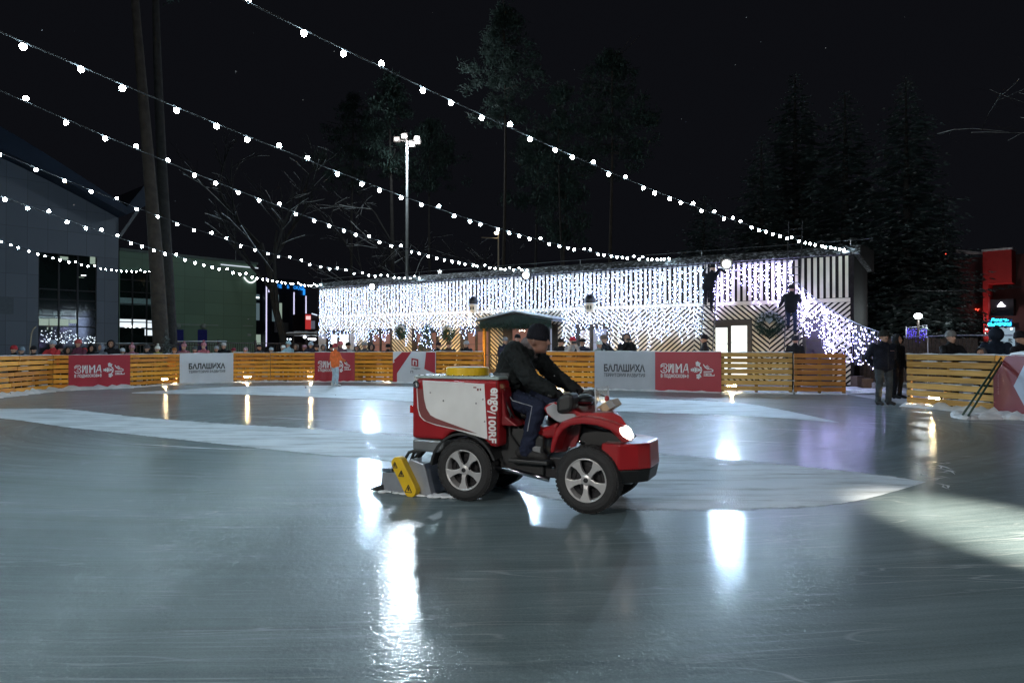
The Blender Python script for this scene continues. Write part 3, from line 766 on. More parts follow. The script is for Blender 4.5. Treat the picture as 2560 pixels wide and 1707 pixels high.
# half hung curtain between the ladders and the tangle to the right
t = on_facade('light_curtain', 'half hung tangled light curtain between the two ladders', 'light curtain', U(1790), 0, 0, 'fairy light curtains on the facade')
mb = MB(); mb.tube([((U(1998)-U(1790))*i/14, -.10, ZE-.04-.05*math.sin(i*.9)**2) for i in range(15)], .008, 4); mb.build('lead', M_LEAD, t)
for i, (px, ln, sp) in enumerate([(1791,2.2,.10), (1794,1.9,.10), (1799,1.3,.12), (1803,1.75,.12), (1807,1.2,.16), (1812,1.5,.14), (1822,1.6,.12), (1827,.9,.12), (1832,1.55,.08), (1841,.55,.10), (1850,.75,.10), (1860,.85,.08), (1872,.7,.10), (1879,1.2,.08), (1886,1.75,.06), (1892,1.0,.08), (1898,1.7,.07), (1909,.7,.08), (1916,1.3,.06), (1922,1.55,.06), (1936,1.6,.06), (1942,1.2,.06), (1948,1.75,.05), (1951,1.1,.06), (1955,1.5,.06), (1963,1.3,.06), (1972,1.9,.05), (1980,1.4,.06)]):
    strand(t, U(px)-U(1790), -.10, ZE-.06, ln, M_FAIRYV, 11, sp, 900+i)
t = on_facade('light_curtain', 'tangled violet white light curtain sagging from the second ladder to the right', 'light curtain', U(1995), 0, 0, 'fairy light curtains on the facade')
e0 = FW(U(1995), Zf(1995, 706), .16); e1 = P(2203, 831, 19.6)
inv = (Matrix.Translation(t.location) @ Matrix.Rotation(BROT, 4, 'Z')).inverted()
sag = []
for i in range(25):
    f = i/24; q = e0.lerp(e1, f); q.z -= .42*4*f*(1-f)*(.55); sag.append(inv @ q)
mb = MB(); mb.tube(sag, .011, 5); mb.build('lead', M_LEAD, t)
rnd = random.Random(77)
for i in range(44):
    f = (i+.5)/44; q = sag[min(24, int(f*24))].lerp(sag[min(24, int(f*24)+1)], f*24-int(f*24))
    px_like = 1995+208*f
    heavy = abs(math.sin(f*9.5+.6))
    ln = (.65+1.15*heavy*rnd.uniform(.7,1.1)) if f < .68 else rnd.uniform(.75,1.35)
    ln = min(ln, q.z-.12)
    strand(t, q.x, q.y, q.z, ln, M_FAIRYV, (5+8*heavy) if f < .68 else 8, .06, 2000+i, .08)
# ribbon of light at the corner board
mb = MB()

# small decorated tree glowing in the window
d = on_facade('christmas_tree', 'small dark christmas tree with white lights in front of a window', 'christmas tree', U(1066, .55), 0, .55)
random.seed(31)
mb = MB()
for i in range(260):
    z = .5+1.9*random.random()**1.15; r = .62*(1-(z-.5)/2.1)+.03; a = random.uniform(0, 2*PI)
    needles(mb, (r*.8*math.cos(a), r*.8*math.sin(a), z), .12, 14, .13)
mb.build('crown', M_NEEDLE, d)
mb = MB(); mb.tube([(0,0,0), (0,0,2.4)], [.05,.012], 6); mb.build('trunk', M_POST, d)
mb = MB()
for i in range(80):
    z = .5+1.85*random.random(); r = .66*(1-(z-.5)/2.1)+.05; a = random.uniform(PI*.9, 2.1*PI); mb.octa((r*math.cos(a), r*math.sin(a), z), .013)
mb.build('fairy_bulb', M_FAIRY, d)

# ================================================================== festoon strings over the rink
M_BULB = em('festoon_bulb', (.62,.88,1.0), BULB_L)
M_CABLE = pm('festoon_cable', (.018,.018,.02), .9, var=0)
proto_mesh = None
def festoon(x0, x1, n, back, d0, d1, ys, lab, r=.031):
    """n bulbs from (photo column x0, depth d0) to (x1, d1); ys: photo rows at start, middle, end"""
    global proto_mesh
    A = P(x0, ys[0], d0); B = P(x1, ys[2], d1); tm = .5; dm = (d0+d1)/2; zm = H+(868-ys[1])/F*dm
    # parabola through the three heights
    a = 2*(A.z+B.z-2*zm); b = B.z-A.z-a
    def at(t): q = A.lerp(B, t); q.z = A.z+b*t+a*t*t; return q
    th = thing('festoon_string', lab, 'festoon lights', B, 0, 'festoon strings strung over the rink')
    mb = MB(); t0 = -back/n; mb.tube([at(t0+(1-t0)*i/60)-B for i in range(61)], .009, 5); mb.build('cable', M_CABLE, th)
    if proto_mesh is None:
        q = MB(); q.ball((0,0,-.045), (r,r,r*1.15), 10, 7)
        proto_mesh = q.mesh('bulb'); proto_mesh.materials.append(M_BULB); proto_mesh.polygons.foreach_set('use_smooth', [True]*len(proto_mesh.polygons))
        q2 = MB(); q2.lathe([(.016,.0), (.022,-.012), (.020,-.03)], 8); sm = q2.mesh('socket')
        bm = bmesh.new(); bm.from_mesh(proto_mesh); k = len(bm.faces); bm.from_mesh(sm); bm.faces.ensure_lookup_table()
        for f_ in bm.faces[k:]: f_.material_index = 1
        bm.to_mesh(proto_mesh); bm.free(); proto_mesh.materials.append(M_CABLE)
    rnd = random.Random(n)
    for i in range(-back+1, n+1):
        o = bpy.data.objects.new('bulb', proto_mesh); C.objects.link(o); o.parent = th
        o.location = at((i+rnd.uniform(-.12,.12))/n)-B; up = rnd.random() < .22
        o.rotation_euler = (rnd.uniform(-.5,.5)+(PI*.9 if up else 0), rnd.uniform(-.5,.5), 0)
db = lambda px: D_at(px, .3)
festoon(634.5,2111,40,21, 6.89,db(2111), (11,533,621), 'festoon string ending at the right roof corner, highest in the photo')
festoon(36,1673,42,16, 6.8,db(1673), (95,600,645), 'festoon string ending on the roof above the man with a phone')
festoon(51,1317,38,14, 9.3,db(1317), (249,625,673), 'festoon string ending at the floodlight above the canopy')
festoon(4,1050,33,14, 13.0,db(1050), (384,656,693), 'festoon string ending on the roof above the small christmas tree')
festoon(2.7,800,38,12, 12.9,db(800), (491,683,713), 'festoon string ending at the left roof corner of the building')
festoon(26,373,22,10, 25.5,38, (610,666,677), 'short low festoon string tied to the pine trunk on the left')
# ================================================================== ground floodlights at the fence
M_WARM = em('warm_lamp_glass', (1.0,.80,.48), 130)
def ground_lamp(px, py, lab, back=.38, power=190, aimd=4.5, ang=110, z=.16, back_fill=0):
    d = fence_depth(px); q = P(px, 868, d); 
    # find the fence direction here
    for a, b in zip(FN, FN[1:]):
        if a[0] <= px <= b[0]: A = G(a[0], a[1]); B = G(b[0], b[1])
    dr = (B-A).normalized(); n = Vector((dr.y, -dr.x, 0))
    if n.dot(Vector((0,-1,0))) < 0: n = -n
    loc = Vector((q.x, q.y, 0))-n*back
    t = thing('ground_floodlight', lab, 'ground lamp', loc, math.atan2(dr.y, dr.x), 'warm ground floodlights behind the fence')
    mb = MB(); mb.box(-.15,.15,0,.07,z-.09,z+.11); mb.box(-.17,-.15,.02,.05,0,z+.02); mb.box(.15,.17,.02,.05,0,z+.02); mb.box(-.17,.17,.0,.07,0,.012); mb.build('housing', M_DARKW, t)
    mb = MB(); mb.box(-.13,.13,-.012,-.001,z-.03,z+.06); mb.build('glass', M_WARM, t)
    a = loc+n*.05; a.z = z+.01
    spot('ground_beam', a, a+n*aimd+Vector((0,0,-.10)), power, (1.0,.76,.42), ang, .8, .08)
    if back_fill: c_ = loc-n*.12; c_.z = z; spot('facade_fill', c_, c_-n*6+Vector((0,0,.05)), back_fill, (1.0,.60,.18), 74, 1.0, .1)  # added second spot that warms the facade foot, standing in for bounce
ground_lamp(432,930,'warm ground lamp glowing through the slats left of the white banner')
ground_lamp(615,925,'warm ground lamp glowing through the slats right of the white banner', back_fill=200)
ground_lamp(771,928,'warm ground lamp glowing beside the orange child', back_fill=1500)
ground_lamp(976,935,'warm ground lamp left of the park banner', back_fill=1500)
ground_lamp(1400,960,'warm ground lamp beyond the handlebars of the machine', back_fill=900)
ground_lamp(1832,945,'warm ground lamp behind the yellowish panel right of the red banner', back_fill=230)
ground_lamp(2305,975,'warm ground lamp behind the snow flecked panel right of the gate', power=260)
ground_lamp(-200,975,'warm ground lamp beyond the left edge of the picture', power=420)
# tall rink floodlights behind the photographer, like those on the eave; right one added
def rink_mast(x, y, rz, lab, beams):
    t = thing('rink_mast', lab, 'lamp mast', (x, y, 0), rz, 'floodlight masts behind the photographer')
    mb = MB(); mb.tube([(0,0,0),(0,0,7)], [.09,.06], 8); mb.build('pole', M_ALU, t)
    mb = MB(); mb.box(-.3,.3,-.15,-.02,6.8,7.1); mb.build('housing', M_DARKW, t)
    for aim, p, col, ang, bl, sz in beams: spot('mast_beam', (x, y+.3, 6.95), aim, p, col, ang, bl, sz)
rink_mast(-10,-8,.5,'tall floodlight mast standing behind the photographer on the left', [((1,12,.3), 3900, (1.0,.96,.90), 120, .9, .25)])
rink_mast(6.5,-8,-.3,'tall unseen floodlight mast added behind the photographer on the right', [((2,16,.3), 1500, (.98,.97,.95), 120, .9, .25), ((3.95,4.85,0), 85000, (1.0,.89,.72), 7.4, 1.0, .08)])  # unseen mast added: wide beam softens shadows, narrow one throws the warm pool

# ================================================================== ice resurfacer
SA, CA = math.sin(math.radians(24.4)), math.cos(math.radians(24.4))
VO = Vector((-.444, 6.21, 0)); VR = -math.radians(24.4)
def VP(px, py, off=0.0):
    """photo pixel -> (forward, height) on the vertical plane of the machine lying `off` behind its near side"""
    k = (px-1280)/F; X0 = VO.x+SA*off; D0 = VO.y+CA*off
    s = (k*D0-X0)/(CA+SA*k); d = D0-SA*s
    return s, H-(py-868)/F*d
def V(X, Y, off=0.0): return VP(900+X/2.94, 780+Y/2.94, off)     # from the enlarged detail view
def V4(X, Y, off=0.0): return VP(1420+X/4.611, 960+Y/4.611, off)
def V5(X, Y, off=0.0): return VP(900+X/5.88, 1100+Y/5.88, off)
M_VRED = pm('vehicle_red', (.27,.008,.012), .28, var=.10, vscale=3, coat=.6)
M_VREDD = pm('vehicle_dark_red', (.16,.006,.010), .35, var=.1, coat=.3)
M_VWHITE = pm('vehicle_white', (.60,.61,.61), .35, var=.13, vscale=2.5)
M_VSIL = pm('vehicle_silver', (.40,.42,.46), .30, .5, var=.10)
M_CHROME = pm('chrome', (.55,.55,.60), .12, 1.0, var=.05)
M_STEEL = pm('steel_strip', (.28,.29,.30), .35, .8, var=.15)
M_RUB = pm('rubber', (.014,.014,.015), .75, var=.2, vscale=20, bump=.4, bscale=60)
M_BLACKP = pm('black_plastic', (.012,.013,.014), .45, var=.25)
M_DARKM = pm('dark_metal', (.03,.03,.033), .45, .6, var=.3)
M_RIM = pm('alloy', (.56,.55,.55), .30, .55, var=.08)
M_YEL = pm('guard_yellow', (.62,.40,.012), .4, var=.10)
M_SWOOSH = pm('maroon_print', (.17,.045,.045), .4, var=.1)
M_TOP = pm('tank_cover', (.32,.38,.37), .25, var=.12)
rz_ = thing('ice_resurfacer', 'red and white quad bike ice resurfacer with tank crossing the rink', 'ice resurfacer', VO, VR)
W_ = 0.90       # overall width; local x forward, y = away from the camera side, z up
def taper(s, y): return s-max(0, s-.98)*.55*min(1, max(0, (y-.10)/.66))      # the front narrows to the far side
def vprism(pts, y0, y1, name, mat, parent=rz_, bevel=.012, smooth=False, tp=False):
    T_ = taper if tp else (lambda s, y: s)
    mb = MB(); mb.prism(pts, lambda s, z: (T_(s, y0), y0, z), lambda s, z: (T_(s, y1), y1, z)); return mb.build(name, mat, parent, bevel=bevel, fixn=True, smooth=smooth)
def arch(cx, cz, r, a0, a1, n=10): return [(cx+r*math.cos(math.radians(a0+(a1-a0)*i/n)), cz+r*math.sin(math.radians(a0+(a1-a0)*i/n))) for i in range(n+1)]
WB = 1.162; WR = .28
# --- tank
xr, xf, zt = -.548, .357, 1.105
tankp = [(xr,.545)]+[(xr,1.06), (xr+.03,zt), (xf,zt), (xf,.51)]+arch(0,.28,.36,40,118,10)+[(-.20,.545)]
tank = vprism(tankp, 0.0, .84, 'tank', M_VRED, bevel=.03)
sk = vprism([(xr+.002,.43), (xr+.002,.54), (-.20,.54), (-.215,.46), (-.28,.42)], .004, .836, 'skirt', M_STEEL, bevel=.02)
# top cover overhanging slightly
mb = MB(); mb.box(xr+.01, xf-.005, .01, .83, zt+.002, zt+.030); mb.build('top_cover', M_TOP, rz_, bevel=.012)
# white side panel, swoosh and sweep on the near side
def plate(pts, name, mat, y, parent=tank, th=.004):
    mb = MB(); mb.prism(pts, lambda s, z: (s, y-th, z), lambda s, z: (s, y, z)); return mb.build(name, mat, parent, fixn=True)
wp = [V(462,500), V(915,528), V(938,930), V(860,893), V(720,852), V(560,800), V(515,775), V(487,735), V(474,640), V(466,560)]
plate(wp, 'side_panel', M_VWHITE, -.0015)
sw = [V(425,565), V(466,565), V(474,640), V(490,705), V(520,755), V(560,778), V(862,890), V(560,822), V(490,800), V(455,768), V(436,720)]
plate(sw, 'swoosh', M_SWOOSH, -.0045)
st = [V(405,480), V(418,560), V(425,700), V(440,760), V(470,795), V(560,830), V(700,862), V(938,932), V(938,918), V(862,893), V(560,824), V(490,802), V(453,768), V(434,720), V(423,560), V(422,490)]
plate(st, 'sweep_line', M_VWHITE, -.0035)
# lettering running down the red strip
mb = MB()
s0, z0 = V(928,555); s1, z1 = V(990,970)
def down(a, b):   # a along text (downwards), b across: letter tops towards the front
    return (s0+.012+b, -.004, z0-a)
Ltot = z0-z1
text_into(mb, 'engo', down, w=Ltot*.42, h=.105, x=0.0, y=0.0, bold=.03)
mb.add([down(Ltot*.425, -.002), down(Ltot*.47, .082), down(Ltot*.445, .082), down(Ltot*.405, .0)], [(0,1,2,3)])
text_into(mb, '100RF', lambda a, b: down(a+(.07-b)*.0, b+a*.02), w=Ltot*.47, h=.078, x=Ltot*.51, y=.004, bold=.035)
mb.build('lettering', M_VWHITE, tank)
mb = MB(); a = V(835,548); mb.box(a[0], a[0]+.032, -.0065, -.0055, a[1]-.012, a[1]); b = V(862,560); mb.box(b[0], b[0]+.018, -.0065, -.0055, b[1]-.022, b[1]); c_ = V(882,560); mb.box(c_[0], c_[0]+.014, -.0065, -.0055, c_[1]-.020, c_[1]); mb.build('sticker', M_SWOOSH, tank)
for X, Y in ((615,650), (855,670), (905,640), (918,803), (520,590)):
    a = V(X, Y); mb = MB(); mb.ball((a[0], -.006, a[1]), (.009,.004,.009), 8, 5); mb.build('bolt', M_STEEL, tank)
a = V(413,530); mb = MB(); mb.lathe([(.034,0), (.034,.02), (.022,.022), (.020,.006), (0,.005)], 16, Matrix.Translation((a[0]+.01,-.001,a[1])) @ Matrix.Rotation(PI/2, 4, 'X')); mb.build('filler_pipe', M_CHROME, tank, smooth=False)
for z in (.98,.66,.56):
    mb = MB(); mb.box(xr-.012, xr-.001, .05,.09, z, z+.03); mb.build('hinge', M_BLACKP, tank)
mb = MB(); mb.box(xr-.04, xr-.001, .03,.13,.78,.85); mb.build('tail_lamp', pm('tail_lamp_red', (.35,.01,.01), .2, var=0, emit=(1,.05,.02), estr=.03), tank)
# yellow lid
mb = MB(); lc = (-.085, .30); mb.lathe([(0,.075), (.195,.075), (.205,.070), (.205,.0), (0,0)], 32, Matrix.Translation((lc[0]-.03, lc[1], zt+.031))); lid = mb.build('lid', M_YEL, rz_, bevel=.006)
mb = MB(); mb.lathe([(0,.0), (.17,.0)], 24, Matrix.Translation((lc[0]-.03, lc[1], zt+.108))); mb.build('lid_top', M_SNOW, lid)
for i in range(16):      # wet beads / rivets along the top edge that glitter
    mb = MB(); mb.ball((xr+.06+.052*i, .035+.01*(i % 3), zt+.033), (.010,.008,.006), 8, 5); mb.build('rivet', M_CHROME, rz_, smooth=True)
# far half: chassis, engine block, seat
vprism([(-.30,.30), (-.30,.44), (.02,.50), (.42,.50), (.55,.42), (1.35,.44), (1.35,.30), (.9,.24), (.1,.24)], .20, .72, 'chassis', M_DARKM)
vprism([(.30,.30), (.30,.72), (.55,.66), (.72,.60), (.72,.26)], .16, .74, 'engine', M_BLACKP)
vprism([(.34,.62), (.36,.74), (.50,.72), (.70,.68), (.84,.74), (.84,.60), (.6,.56)], .22, .68, 'side_cover', M_VRED, bevel=.03)
seat = vprism([(.12,.80), (.12,.90), (.25,.885), (.45,.85), (.62,.86), (.72,.90), (.76,.86), (.70,.78), (.40,.73), (.2,.74)], .28, .62, 'seat', M_BLACKP, bevel=.04)
vprism([(.34,.70), (.34,1.02), (.368,1.04), (.40,.78), (.52,.70)], .06, .80, 'tank_front_panel', M_VREDD)
# rear mudguard ring over the rear wheel
mb = MB(); pts = arch(0,.28,.345,20,175,14)
mb.prism(pts+[(x*.94,.28+(z-.28)*.94) for x, z in pts[::-1]], lambda s, z: (s,-.01,z), lambda s, z: (s,.24,z)); mb.build('rear_mudguard', M_BLACKP, rz_, fixn=True)
# running boards and side tubes
for y in (.10,.80):
    mb = MB(); mb.tube([(.18,y,.33), (.45,y,.30), (.80,y,.245)], .022, 8); mb.build('side_tube', M_CHROME, rz_, smooth=True)
    mb = MB(); mb.box(.42,.80,y-.05,y+.09,.375,.41); mb.build('footrest', M_BLACKP, rz_, bevel=.01)
# --- wheels
def wheel(x, y0, inward, steer=0.0):
    """outer face at y0; inward = +1 when the hub lies towards +y"""
    wd = .19; q = MB(); R_, r_ = WR, .188
    prof = [(r_-.012,.012), (r_,.0), (r_+.03,-.006), (R_-.035,-.004), (R_-.012,.012), (R_,.035), (R_,wd-.035), (R_-.012,wd-.012), (r_,wd), (r_-.012,wd-.012)]
    q.lathe(prof, 48)
    for k in range(48):      # tread blocks
        a = 2*PI*k/48
        for zz in (.02,.075,.13):
            M = Matrix.Rotation(a+.03*(zz > .05), 4, 'Z'); q.box(R_-.012, R_+.002, -.013,.013, zz, zz+.045, M)
    M = Matrix.Translation((x, y0, WR+.004)) @ Matrix.Rotation(steer, 4, 'Z') @ Matrix.Rotation(-PI/2*inward, 4, 'X')
    q.v = [tuple(M @ Vector(v)) for v in q.v]
    ty = q.build('wheel', M_RUB, rz_, smooth=False, fixn=True)
    q = MB()
    q.lathe([(.192,.016), (.188,.004), (.178,.002), (.168,.012), (.162,.10), (.150,.11), (.150,.13)], 40)
    for k in range(5):
        a = 2*PI*k/5+.35; c, s_ = math.cos(a), math.sin(a)
        # forked spoke: narrow at the hub, dividing and widening towards the rim, dished
        L = [(.030,.026,.020), (.075,.019,.012), (.115,.024,.010), (.150,.040,.008), (.180,.060,.006)]
        vs = []
        for rr, hw, zz in L:
            for sgn in (-1, 1):
                for dz in (0, .03): vs.append(Vector((rr*c-sgn*hw*s_, rr*s_+sgn*hw*c, zz+dz)))
            
        fs = []
        for i in range(len(L)-1):
            o = i*4; p = o+4
            fs += [(o, o+2, p+2, p), (o+1, p+1, p+3, o+3), (o, p, p+1, o+1), (o+2, o+3, p+3, p+2)]
        q.add(vs, fs)
    q.lathe([(0,.008), (.026,.010), (.044,.014), (.050,.024), (.05,.06)], 24)
    q.v = [tuple(M @ Vector(v)) for v in q.v]
    rim_ = q.build('rim', M_RIM, ty, fixn=True, bevel=.004)
    q = MB(); q.lathe([(0,.085), (.165,.085)], 24); q.lathe([(.115,.07), (.115,.083)], 24); q.v = [tuple(M @ Vector(v)) for v in q.v]; q.build('brake_disc', M_DARKM, ty)
    q = MB()
    for k in range(5):
        a = 2*PI*(k+.5)/5+.35; q.lathe([(0,-.002), (.0085,-.002), (.0085,.02)], 8, Matrix.Translation((.060*math.cos(a), .060*math.sin(a), .014)))
    q.lathe([(0,.002), (.020,.004), (.022,.012)], 12)
    q.v = [tuple(M @ Vector(v)) for v in q.v]; q.build('lug_nut', M_DARKM, ty)
wheel(0, 0.0, 1); wheel(WB, 0.0, 1, -.04); wheel(0, W_, -1); wheel(WB, W_, -1, -.04)
mb = MB(); mb.tube([(0,.15,WR),(0,.75,WR)], .03, 8); mb.tube([(WB,.15,WR),(WB,.75,WR)], .025, 8)
mb.tube([(WB-.05,.22,.30),(WB-.12,.34,.72)], .035, 8); mb.tube([(WB-.05,.68,.30),(WB-.12,.56,.72)], .035, 8); mb.build('axle', M_DARKM, rz_)
mb = MB(); mb.tube([(WB-.05+.0*i,.20+.0*i,.33+.035*i) for i in range(2)], .04, 8)
for i in range(8): mb.lathe([(.045,0),(.055,.012),(.045,.024)], 10, Matrix.Translation((WB-.055-.009*i,.225+.012*i,.36+.04*i)))
mb.build('shock_absorber', M_STEEL, rz_)
# --- front fenders (arched bands), both sides
outer = [V(1392,1035,.0), V(1405,940,.0), V(1432,860,.0), V(1480,805,.0), V(1560,775,.0), V(1650,770,.0), V(1760,785,.0), V(1870,815,.0), V(1955,850,.0), V(2000,895,.0), V(2006,945,.0)]
inner = [V(1955,950,.0), V(1900,912,.0), V(1840,870,.0), V(1740,835,.0), V(1630,822,.0), V(1545,835,.0), V(1490,868,.0), V(1455,920,.0), V(1432,985,.0), V(1420,1035,.0)]
for y0, y1 in ((.0,.26), (W_-.26,W_)):
    vprism(outer+inner, y0, y1, 'front_fender', M_VRED, bevel=.018, tp=True)
vprism([V(1425,1030,.2), V(1445,890,.2), V(1500,835,.2), V(1625,825,.2), V(1612,900,.2), V(1585,985,.2), V(1500,1025,.2)], .20, .23, 'fender_liner', M_VREDD, bevel=.005)
vprism([V(1610,830,.24), V(1850,880,.24), V(1950,950,.24), V(1930,985,.24), V(1640,990,.24), V(1600,930,.24)], .24, .66, 'front_frame', M_BLACKP)
# --- hood
hood = vprism([V(1362,700,.2), V(1400,672,.2), V(1450,655,.2), V(1540,690,.2), V(1640,735,.2), V(1760,735,.2), V(1880,735,.2), V(1945,760,.2), V(1985,820,.2), V(2008,900,.2), V(2005,950,.2), V(1960,955,.2), V(1850,850,.2), V(1640,800,.2), V(1500,800,.2), V(1400,760,.2)], .14, .76, 'hood', M_VRED, bevel=.045, tp=True)
vprism([V(1372,700,.16), V(1430,668,.16), V(1475,690,.16), V(1480,740,.16), V(1590,745,.16), V(1600,775,.16), V(1480,810,.16), V(1440,790,.16), V(1385,740,.16)], .122, .16, 'hood_side_panel', pm('hood_grey', (.34,.35,.37), .3, .2, var=.12), bevel=.008)
for i, (y, wdt) in enumerate(((.22,.06), (.33,.05), (.45,.05), (.56,.05), (.65,.05))):
    pts = [V(1640,752+2*i,.2), V(1760,748+2*i,.2), V(1870,752,.2), V(1940,780,.2), V(1982,835,.2), V(1995,870,.2)]
    mb = MB(); mb.tube([(taper(s, y), y, z+.008) for s, z in pts], [.006,.012,.015,.015,.014,.008], 8); mb.build('hood_trim', M_VSIL if i % 2 == 0 else M_BLACKP, hood, smooth=True)
# headlights
M_HEAD = em('headlight_glass', (1.0,.90,.80), 3.0)
for y0, y1, bk in ((-.012,.14,0), (W_-.12,W_-.01,.03)):
    pts = [V(1900,846,.0), V(1940,843,.0), V(1968,868,.0), V(1986,905,.0), V(1993,940,.0), V(1965,936,.0), V(1925,912,.0), V(1905,885,.0)]
    vprism([(s+.008-bk, z) for s, z in pts], y0, y1, 'headlight', M_HEAD, bevel=.012, tp=True)
    x_, z_ = V(1960,900,.0)
    spot('headlight_beam', tuple(VO+Vector((CA*(x_+.08)+SA*(y0+y1)/2, -SA*(x_+.08)+CA*(y0+y1)/2, z_))), tuple(VO+Vector((CA*4.5+SA*(y0+y1)/2, -SA*4.5+CA*(y0+y1)/2, 0))), 18, (1,.93,.82), 55, .8, .03)
# --- front ballast box: chamfered plan
zt_, zm_, zb_ = .592, .375, .262
plan = [(1.30,.07), (1.46,.06), (1.60,.17), (1.68,.28), (1.68,.62), (1.60,.73), (1.46,.84), (1.30,.83)]
x_off = V4(955,900,.28)[0]-1.68
plan = [(a+x_off, b) for a, b in plan]
def slab(z0, z1, k0, k1, name, mat, bevel):
    mb = MB(); n = len(plan); cx, cyy = 1.40+x_off, .45
    vs = [(cx+(a-cx)*k0, cyy+(b-cyy)*k0, z0) for a, b in plan]+[(cx+(a-cx)*k1, cyy+(b-cyy)*k1, z1) for a, b in plan]
    mb.add(vs, [tuple(range(n))[::-1], tuple(range(n, 2*n))]+[(i, (i+1) % n, n+(i+1) % n, n+i) for i in range(n)]); return mb.build(name, mat, rz_, bevel=bevel, fixn=True)
slab(zm_, zt_, 1.0, .96, 'ballast_box', M_VRED, .015); slab(zb_, zm_-.002, .90, .985, 'ballast_skirt', M_BLACKP, .008)
mb = MB(); mb.box(1.28, 1.50, .20, .70, .24, .30); mb.box(1.25, 1.42, .12, .78, .33, .37); mb.build('front_bracket', M_STEEL, rz_, bevel=.006)
# --- handlebar, mitts, console, screen
hb = V(1560,640,.45); hbx, hbz = hb
mb = MB(); mb.tube([(hbx-.10,.10,hbz+.05), (hbx-.02,.28,hbz+.03), (hbx+.03,.45,hbz+.02), (hbx-.02,.62,hbz+.03), (hbx-.10,.80,hbz+.05)], .014, 8); mb.tube([(hbx+.03,.45,hbz), (hbx+.10,.45,hbz-.22)], .03, 8); mb.build('handlebar', M_BLACKP, rz_, smooth=True)
for y in (.06,.66):      # wind mitts over the grips
    q0 = [V(1480,650,.2), V(1500,610,.2), V(1560,590,.2), V(1600,600,.2), V(1600,700,.2), V(1570,725,.2), V(1482,738,.2)]
    vprism(q0, y, y+.20, 'handlebar_mitt', M_BLACKP, bevel=.03)
a = V(1630,650,.3); mb = MB(); mb.ball((a[0], .38, a[1]), (.085,.15,.055), 14, 9); mb.build('instrument_pod', M_BLACKP, rz_, smooth=True)
mb = MB(); a = V(1590,660,.2); b = V(1700,665,.2); mb.tube([(a[0],.2,a[1]), (b[0],.22,b[1])], .009, 6); mb.build('lever', M_CHROME, rz_)
cb = [V(1738,700,.3), V(1790,665,.3), V(1845,640,.3), V(1878,690,.3), V(1800,740,.3)]
con = vprism(cb, .30,.52, 'control_box', pm('box_beige', (.45,.33,.20), .5, var=.12), bevel=.008)
mb = MB(); mb.prism([V(1805,662,.29), V(1843,642,.29), V(1876,690,.29), V(1838,712,.29)], lambda s, z: (s,.285,z), lambda s, z: (s,.298,z)); mb.build('control_panel', M_STEEL, con, fixn=True)
a = V(1812,635,.35); mb = MB(); mb.ball((a[0],.36,a[1]), (.022,.022,.028), 10, 6); mb.build('stop_button', M_VRED, con, smooth=True)
mb = MB(); a0 = V(1750,612,.4); a1 = V(1790,618,.4); mb.tube([(hbx+.10,.42,hbz+.02), (a0[0],.42,a0[1]+.01), (a1[0],.42,a1[1]), (a[0],.38,a[1])], .006, 5); mb.build('cable', M_BLACKP, con)
glass = pm('clear_screen', (.9,.92,.95), .05, var=0, trans=0, alpha=.22, spec=.6)
p0, p1, p2, p3 = V(1700,640,.25), V(1735,555,.25), V(1745,790,.25), V(1690,700,.25)
mb = MB(); mb.add([(p1[0],.22,p1[1]), (p2[0],.22,p2[1]), (p2[0],.62,p2[1]), (p1[0],.62,p1[1])], [(0,1,2,3)])
scr = mb.build('windscreen', glass, rz_); md = scr.modifiers.new('thick', 'SOLIDIFY'); md.thickness = .004
mb = MB(); mb.tube([(p1[0],.22,p1[1]), (p2[0],.22,p2[1])], .007, 5); mb.tube([(p1[0],.62,p1[1]), (p2[0],.62,p2[1])], .007, 5); mb.build('windscreen_edge', M_TILE, scr)
# --- conditioner sled behind
g0 = V5(125,752)[0]; g1 = V5(1080,880)[0]
vprism([(g0+.10,.012), (g0+.13,.19), (g0+.33,.20), (g0+.45,.34), (g0+.60,.30), (g1-.05,.012)], .05, 1.0, 'conditioner', pm('sled_steel', (.36,.38,.42), .32, .6, var=.2, vscale=5), bevel=.01)
mb = MB(); mb.prism([(g0-.01,.012), (g0+.02,.03), (g0+.14,.075), (g0+.15,.012)], lambda s, z: (s,.03,z), lambda s, z: (s,1.02,z)); mb.build('blade_edge', M_BLACKP, rz_, fixn=True)
mb = MB(); mb.box(g0+.02, g1, .035,.06,.004,.016); mb.build('sled_runner', M_STEEL, rz_)
gA, gB = V5(545,345,-.03), V5(735,735,-.03)
d = Vector((gB[0]-gA[0], gB[1]-gA[1])); d.normalize(); ang = math.degrees(math.atan2(d.y, d.x)); gr = .066
pts = [(gB[0]+gr*math.cos(math.radians(ang-90+180*i/12)), gB[1]+gr*math.sin(math.radians(ang-90+180*i/12))) for i in range(13)]
pts += [(gA[0]+gr*math.cos(math.radians(ang+90+180*i/12)), gA[1]+gr*math.sin(math.radians(ang+90+180*i/12))) for i in range(13)]
grd = vprism(pts, -.03, .055, 'belt_guard', M_YEL, bevel=.006)
for X, Y, sz in ((515,365,.050), (610,490,.052), (715,715,.066)):
    s, z = V5(X, Y, -.03)
    mb = MB(); tri = [(s-sz/2*1.1, z-sz*.45), (s+sz/2*1.1, z-sz*.45), (s, z+sz*.6)]
    for i in range(3):
        p, q = tri[i], tri[(i+1) % 3]; mb.bar((p[0],-.0325,p[1]), (q[0],-.0325,q[1]), .0065, .0045, Vector((0,1,0)))
    mb.bar((s,-.0325,z-sz*.25), (s,-.0325,z+sz*.28), .011, .005, Vector((0,1,0))); mb.bar((s-.007,-.0322,z+.002), (s+.008,-.0322,z-.007), .006, .005, Vector((0,1,0)))
    mb.build('warning_sign', M_INK, grd)
